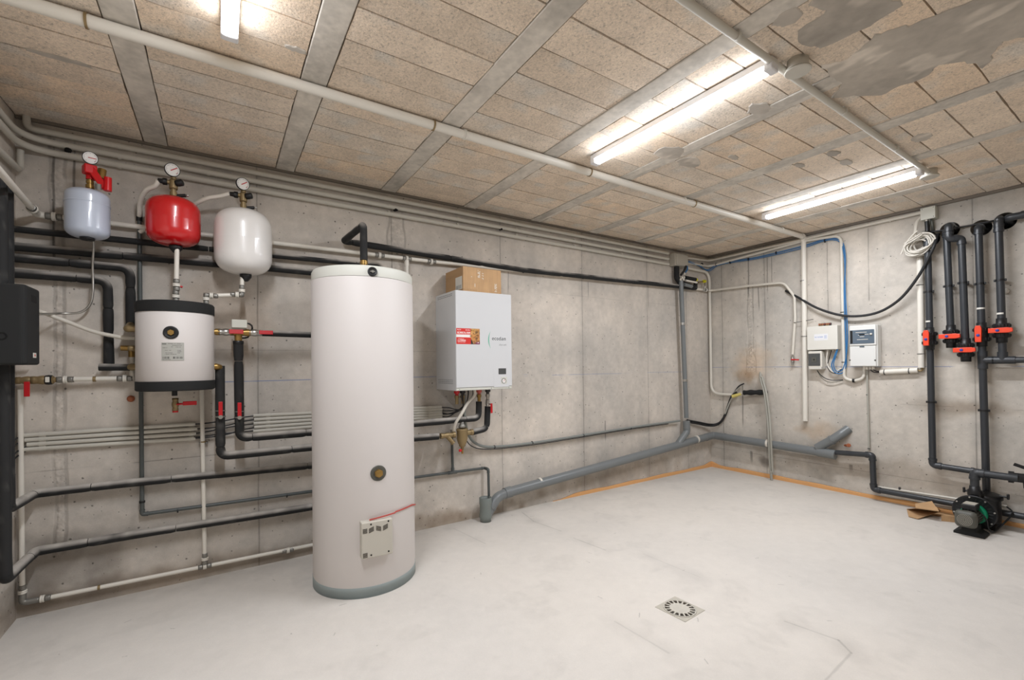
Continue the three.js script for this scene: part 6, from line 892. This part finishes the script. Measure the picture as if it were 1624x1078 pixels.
{ // pump on the floor
  const z = 2.572, t = thing('pool_pump', 'black and green swimming pool pump standing on the floor by the right wall', 'pump', [-0.48, 0, z]), y = 0.147, ax = [-1, 0, 0];
  part(t, 'flange', turned([[0, -0.012], [0.126, -0.012], [0.132, -0.006], [0.132, 0.008], [0.124, 0.012], [0.118, 0.006], [0.075, 0.004], [0, 0.004]], [-0.375, y, z], ax, 48), M.blackPlastic);
  for (let i = 0; i < 8; i++) { const a = i / 8 * Math.PI * 2 + 0.2; part(t, 'flange_bolt', nut([-0.39, y + Math.sin(a) * 0.119, z + Math.cos(a) * 0.119], ax, 0.0065, 0.008), M.steel); }
  const rb = []; for (let i = 0; i < 26; i++) { const a = i / 26 * Math.PI * 2; rb.push(rod([-0.381, y + Math.sin(a) * 0.08, z + Math.cos(a) * 0.08], [-0.381, y + Math.sin(a) * 0.108, z + Math.cos(a) * 0.108], 0.003, 0.003, 6)); } part(t, 'flange_ribs', join(rb), M.blackPlastic);
  part(t, 'green_bracket', turned([[0, 0], [0.078, 0], [0.078, 0.03], [0.074, 0.05], [0.066, 0.056], [0, 0.056]], [-0.38, y - 0.006, z + 0.004], ax, 36), M.green, 'green bracket behind the motor'); 
  part(t, 'motor', turned([[0, 0], [0.054, 0], [0.056, 0.01], [0.056, 0.15], [0, 0.15]], [-0.42, y - 0.012, z], ax, 36), M.pumpGrey); const fins = []; for (let i = 0; i < 22; i++) { const a = i / 22 * Math.PI * 2; fins.push(new THREE.BoxGeometry(0.12, 0.014, 0.003).translate(0, 0.058, 0).rotateX(a).translate(-0.5, y - 0.012, z)); } part(t, 'motor_fins', join(fins), M.pumpGrey);
  const cv = part(t, 'fan_cover', bar([-0.60, y - 0.014, z - 0.002], [0.075, 0.13, 0.13], 0.04), M.pumpGrey, 'grey fan cover'); const hs = []; for (let r2 = 1; r2 < 6; r2++) for (let i = 0; i < r2 * 6; i++) { const a = i / (r2 * 6) * Math.PI * 2; hs.push(new THREE.BoxGeometry(0.001, 0.004, 0.004).translate(-0.6384, y - 0.014 + Math.sin(a) * r2 * 0.0085, z - 0.002 + Math.cos(a) * r2 * 0.0085)); } part(cv, 'air_holes', join(hs), M.boxGrey);
  part(t, 'terminal_cover', bar([-0.5, y + 0.07, z + 0.004], [0.12, 0.045, 0.085], 0.008), M.blackPlastic); part(t, 'terminal_plate', bar([-0.5, y + 0.0935, z + 0.004], [0.1, 0.002, 0.07], 0.001), M.boxGrey);
  const ft = new THREE.Shape(); [[-0.085, 0], [0.085, 0], [0.085, 0.012], [0.04, 0.034], [0.035, 0.07], [-0.035, 0.07], [-0.04, 0.034], [-0.085, 0.012]].forEach(([a, b], i) => i ? ft.lineTo(a, b) : ft.moveTo(a, b));
  part(t, 'foot', new THREE.ExtrudeGeometry(ft, { depth: 0.15, bevelEnabled: true, bevelSize: 0.003, bevelThickness: 0.003, bevelSegments: 1 }).translate(0, 0.003, -0.075).rotateY(Math.PI / 2).translate(-0.5, 0, z + 0.006), M.blackMatt);
  part(t, 'wet_end', turned([[0, 0], [0.098, 0], [0.105, 0.02], [0.105, 0.08], [0.09, 0.1], [0, 0.1]], [-0.37, y, z], [1, 0, 0], 36), M.blackMatt); part(t, 'filter_pot', turned([[0, 0], [0.085, 0], [0.09, 0.04], [0.088, 0.2], [0.1, 0.205], [0.1, 0.235], [0.07, 0.25], [0, 0.252]], [-0.18, 0.03, z + 0.03], [0, 1, 0], 36), M.blackPlastic);
  part(t, 'pot_base', bar([-0.2, 0.02, z + 0.02], [0.16, 0.04, 0.16], 0.006), M.blackMatt);
  for (const s of [-1, 1]) part(t, 'wing_nut', join(rod([-0.19, 0.27, z + 0.03 + s * 0.08], [-0.19, 0.27, z + 0.03 + s * 0.125], 0.008), bar([-0.19, 0.275, z + 0.03 + s * 0.128], [0.02, 0.045, 0.016], 0.006)), M.blackPlastic);
  const o = [-0.3, 0.372, 2.57]; void o; const px = -0.31, pz = z - 0.008;
  part(t, 'outlet_union', turned([[0, 0], [0.036, 0], [0.036, 0.03], [0.045, 0.034], [0.045, 0.075], [0.036, 0.08], [0.032, 0.11], [0, 0.11]], [px, 0.235, pz], [0, 1, 0], 30), M.blackPlastic);
  const pp = thing('pool_pipe', 'black pipe rising from the pump and turning level towards the filter valve', 'pipe', [px, 0.42, pz], 'black pool pipes on the right wall');
  moulded(pp, [[px, 0.33, pz], [px, 0.455, pz], [px + 0.02, 0.452, 2.80]], 0.0285, M.darkPvc, { elbow: 0.055 });
  part(pp, 'joint', rod([px - 0.0, 0.452, pz], [-0.18, 0.424, 2.56], 0.0265), M.darkPvc);
  const cb = thing('black_cable', 'black power cable of the pump lying on the floor up to the low pipe', 'cable', [-0.3, 0.01, 2.65]); part(cb, 'cable', cable([[-0.46, 0.2, z + 0.02], [-0.47, 0.14, z + 0.08], [-0.42, 0.05, z + 0.085], [-0.36, 0.012, z + 0.1], [-0.22, 0.05, 2.70], [-0.12, 0.14, 2.74], [-0.06, 0.165, 2.70]], 0.006), M.blackCable);
}
{ // multiport valve of the sand filter, cut by the right edge of the picture
  const c = [-0.2, 0.36, 2.93], t = thing('filter_valve', 'black filter valve with a long lever cut by the right edge of the picture', 'valve', c);
  part(t, 'body', turned([[0, -0.16], [0.055, -0.155], [0.085, -0.11], [0.095, -0.03], [0.1, 0.0], [0.115, 0.01], [0.118, 0.05], [0.105, 0.06], [0, 0.06]], c, [0, 1, 0], 36), M.blackPlastic);
  part(t, 'lid', turned([[0, 0], [0.11, 0], [0.112, 0.02], [0.07, 0.045], [0, 0.05]], [c[0], c[1] + 0.062, c[2]], [0, 1, 0], 36), M.blackPlastic);
  for (let i = 0; i < 8; i++) { const a = i / 8 * Math.PI * 2; part(t, 'bolt', nut([c[0] + Math.cos(a) * 0.104, c[1] + 0.085, c[2] + Math.sin(a) * 0.104], [0, 1, 0], 0.008, 0.01), M.steel); }
  part(t, 'lever', sweep(smooth([[c[0] + 0.02, c[1] + 0.12, c[2] + 0.05], [c[0] - 0.01, c[1] + 0.15, c[2] - 0.05], [c[0] - 0.03, c[1] + 0.19, c[2] - 0.16]], 0.01), 0.0125, 12), M.blackPlastic); part(t, 'port', join(rod([c[0] - 0.06, 0.45, 2.75], [c[0] - 0.03, 0.45, 2.86], 0.036), rod([c[0] - 0.068, 0.452, 2.745], [c[0] - 0.062, 0.451, 2.775], 0.045)), M.blackPlastic);
  const s = part(t, 'support_pipe', rod([c[0] + 0.03, 0, c[2] + 0.06], [c[0] + 0.03, c[1] - 0.1, c[2] + 0.06], 0.05), M.blackPlastic); void s;
}
// ================================================================ floor drain, cardboard, foam edge strip
{
  const t = thing('floor_drain', 'round slotted floor drain in a square metal frame', 'drain', [DR.x, 0, DR.z]);
  const fr = new THREE.Shape([[-0.094, -0.094], [0.094, -0.094], [0.094, 0.094], [-0.094, 0.094]].map((q) => new THREE.Vector2(...q))); const ho = new THREE.Path(); ho.absarc(0, 0, 0.0895, 0, Math.PI * 2, true); fr.holes.push(ho);
  const lay = (g, y) => g.rotateX(-Math.PI / 2).rotateY(DR.a).translate(DR.x, y, DR.z);
  part(t, 'frame', lay(new THREE.ExtrudeGeometry(fr, { depth: 0.003, bevelEnabled: true, bevelSize: 0.001, bevelThickness: 0.001, bevelSegments: 1, curveSegments: 32 }), -0.0012), M.drainFrame = plain(0xbdb7aa, 0.6));
  const gs = new THREE.Shape(); gs.absarc(0, 0, 0.088, 0, Math.PI * 2, false);
  for (let i = 0; i < 17; i++) { const a0 = i / 17 * Math.PI * 2 + 0.04, a1 = (i + 1) / 17 * Math.PI * 2 - 0.04, h = new THREE.Path(), n = 4; for (let k = 0; k <= n; k++) { const a = mix(a0, a1, k / n); k ? h.lineTo(Math.cos(a) * 0.081, Math.sin(a) * 0.081) : h.moveTo(Math.cos(a) * 0.081, Math.sin(a) * 0.081); } for (let k = n; k >= 0; k--) { const a = mix(a0 + 0.04, a1 - 0.04, k / n); h.lineTo(Math.cos(a) * 0.054, Math.sin(a) * 0.054); } gs.holes.push(h); }
  part(t, 'grate', lay(new THREE.ExtrudeGeometry(gs, { depth: 0.004, bevelEnabled: false, curveSegments: 36 }), 0.0), M.grate = plain(0xcac5b9, 0.5));
  part(t, 'rim', lay(new THREE.TorusGeometry(0.0865, 0.0024, 8, 48), 0.004), M.grate); part(t, 'centre', turned([[0, 0.0035], [0.02, 0.0025], [0.034, 0.0015]], [DR.x, 0.003, DR.z]), M.grate);
}
{
  const t = thing('cardboard_scraps', 'torn piece of brown cardboard lying folded on the floor left of the pump', 'cardboard', [-0.156, 0, 2.244]);
  const sheet = (pts, th, parent, name) => {                 // bent board: quad strips with thickness
    const g = new THREE.BufferGeometry(), P = [], n = pts.length; const tri = (a, b, c) => P.push(...a, ...b, ...c); const up = pts.map(([x, y, z]) => [x, y + th, z]);
    for (let i = 1; i < n - 1; i++) { tri(pts[0], pts[i + 1], pts[i]); tri(up[0], up[i], up[i + 1]); } for (let i = 0; i < n; i++) { const j = (i + 1) % n; tri(pts[i], pts[j], up[i]); tri(up[i], pts[j], up[j]); }
    g.setAttribute('position', new THREE.Float32BufferAttribute(P, 3)); g.computeVertexNormals(); planarUv(g, 0, 2, 0.4, 0.25); return part(parent, name, g, M.cardFloor);
  };
  M.cardFloor = M.card.clone(); M.cardFloor.side = THREE.DoubleSide;
  const rise = (p, y) => [p[0], y, p[2]];
  sheet([rise([-0.214, 0, 2.097], 0.015), rise([-0.414, 0, 2.166], 0.004), rise([-0.429, 0, 2.234], 0.006), rise([-0.12, 0, 2.311], 0.035), [-0.32, 0.109, 2.332], [-0.36, 0.076, 2.2]], 0.004, t, 'board');
  sheet([[-0.36, 0.076, 2.2], [-0.32, 0.109, 2.332], [-0.36, 0.089, 2.353], [-0.26, 0.141, 2.284], [-0.26, 0.09, 2.169]], 0.004, t, 'flap');
  const t2 = thing('cardboard_scraps', 'low open cardboard tray on the floor directly behind the pump motor', 'cardboard', [-0.088, 0, 2.353]);
  const q0 = [-0.31, 0, 2.356], q1 = [-0.252, 0, 2.453], q2 = [0.106, 0, 2.363], q3 = [0.002, 0, 2.269];
  part(t2, 'tray_front', (() => { const d = Math.hypot(q1[0] - q0[0], q1[2] - q0[2]), a = Math.atan2(-(q1[2] - q0[2]), q1[0] - q0[0]); return planarUv(new THREE.BoxGeometry(d, 0.05, 0.004), 0, 1, 0.4, 0.25).rotateY(a).translate((q0[0] + q1[0]) / 2, 0.026, (q0[2] + q1[2]) / 2); })(), M.cardFloor);
  part(t2, 'tray_back', (() => { const d = Math.hypot(q2[0] - q3[0], q2[2] - q3[2]), a = Math.atan2(-(q2[2] - q3[2]), q2[0] - q3[0]); return planarUv(new THREE.BoxGeometry(d, 0.06, 0.004), 0, 1, 0.4, 0.25).rotateY(a).translate((q2[0] + q3[0]) / 2, 0.032, (q2[2] + q3[2]) / 2); })(), M.cardFloor);
  part(t2, 'tray_floor', new THREE.BoxGeometry(0.16, 0.004, 0.2).translate((q0[0] + q2[0]) / 2, 0.003, (q0[2] + q2[2]) / 2), M.cardFloor);
  // fibrous orange foam strip between floor and walls
  const strip = (name, n, at, h) => { const pos = [], idx = []; for (let i = 0; i <= n; i++) { const f = i / n, [x, z, nx, nz] = at(f), hh = Math.max(0.003, h(f)), th = 0.012; for (const [o, y] of [[0.001, -0.004], [0.001, hh], [th * 0.6, hh * 0.98], [th, hh * 0.8], [th, -0.004]]) pos.push(x + nx * o, y, z + nz * o); } for (let i = 0; i < n; i++) for (let k = 0; k < 4; k++) { const a = i * 5 + k, b = a + 5; idx.push(a, a + 1, b, b, a + 1, b + 1); } const g = new THREE.BufferGeometry(); g.setAttribute('position', new THREE.Float32BufferAttribute(pos, 3)); g.setIndex(idx); g.computeVertexNormals(); const m = new THREE.Mesh(clean(g), M.foamStrip); m.name = name; m.userData.kind = 'structure'; scene.add(m); };
  M.foamStrip.side = THREE.DoubleSide;
  strip('trim_1', 90, (f) => [mix(-2.68, -0.004, f), 0.001, 0, 1], (f) => 0.034 * sstep(0, 0.12, f) + 0.012 * (vnoise(f * 14, 1, 5) - 0.5) + 0.03 * sstep(0.93, 1, f));
  strip('trim_2', 140, (f) => [-0.001, mix(0.004, ZN, f), -1, 0], (f) => 0.042 + 0.014 * (vnoise(f * 22, 3, 6) - 0.5) + 0.026 * (1 - sstep(0, 0.03, f)));
}

scene.traverse((o) => { if (o.isMesh) { o.castShadow = true; o.receiveShadow = true; } });
renderer.render(scene, camera);
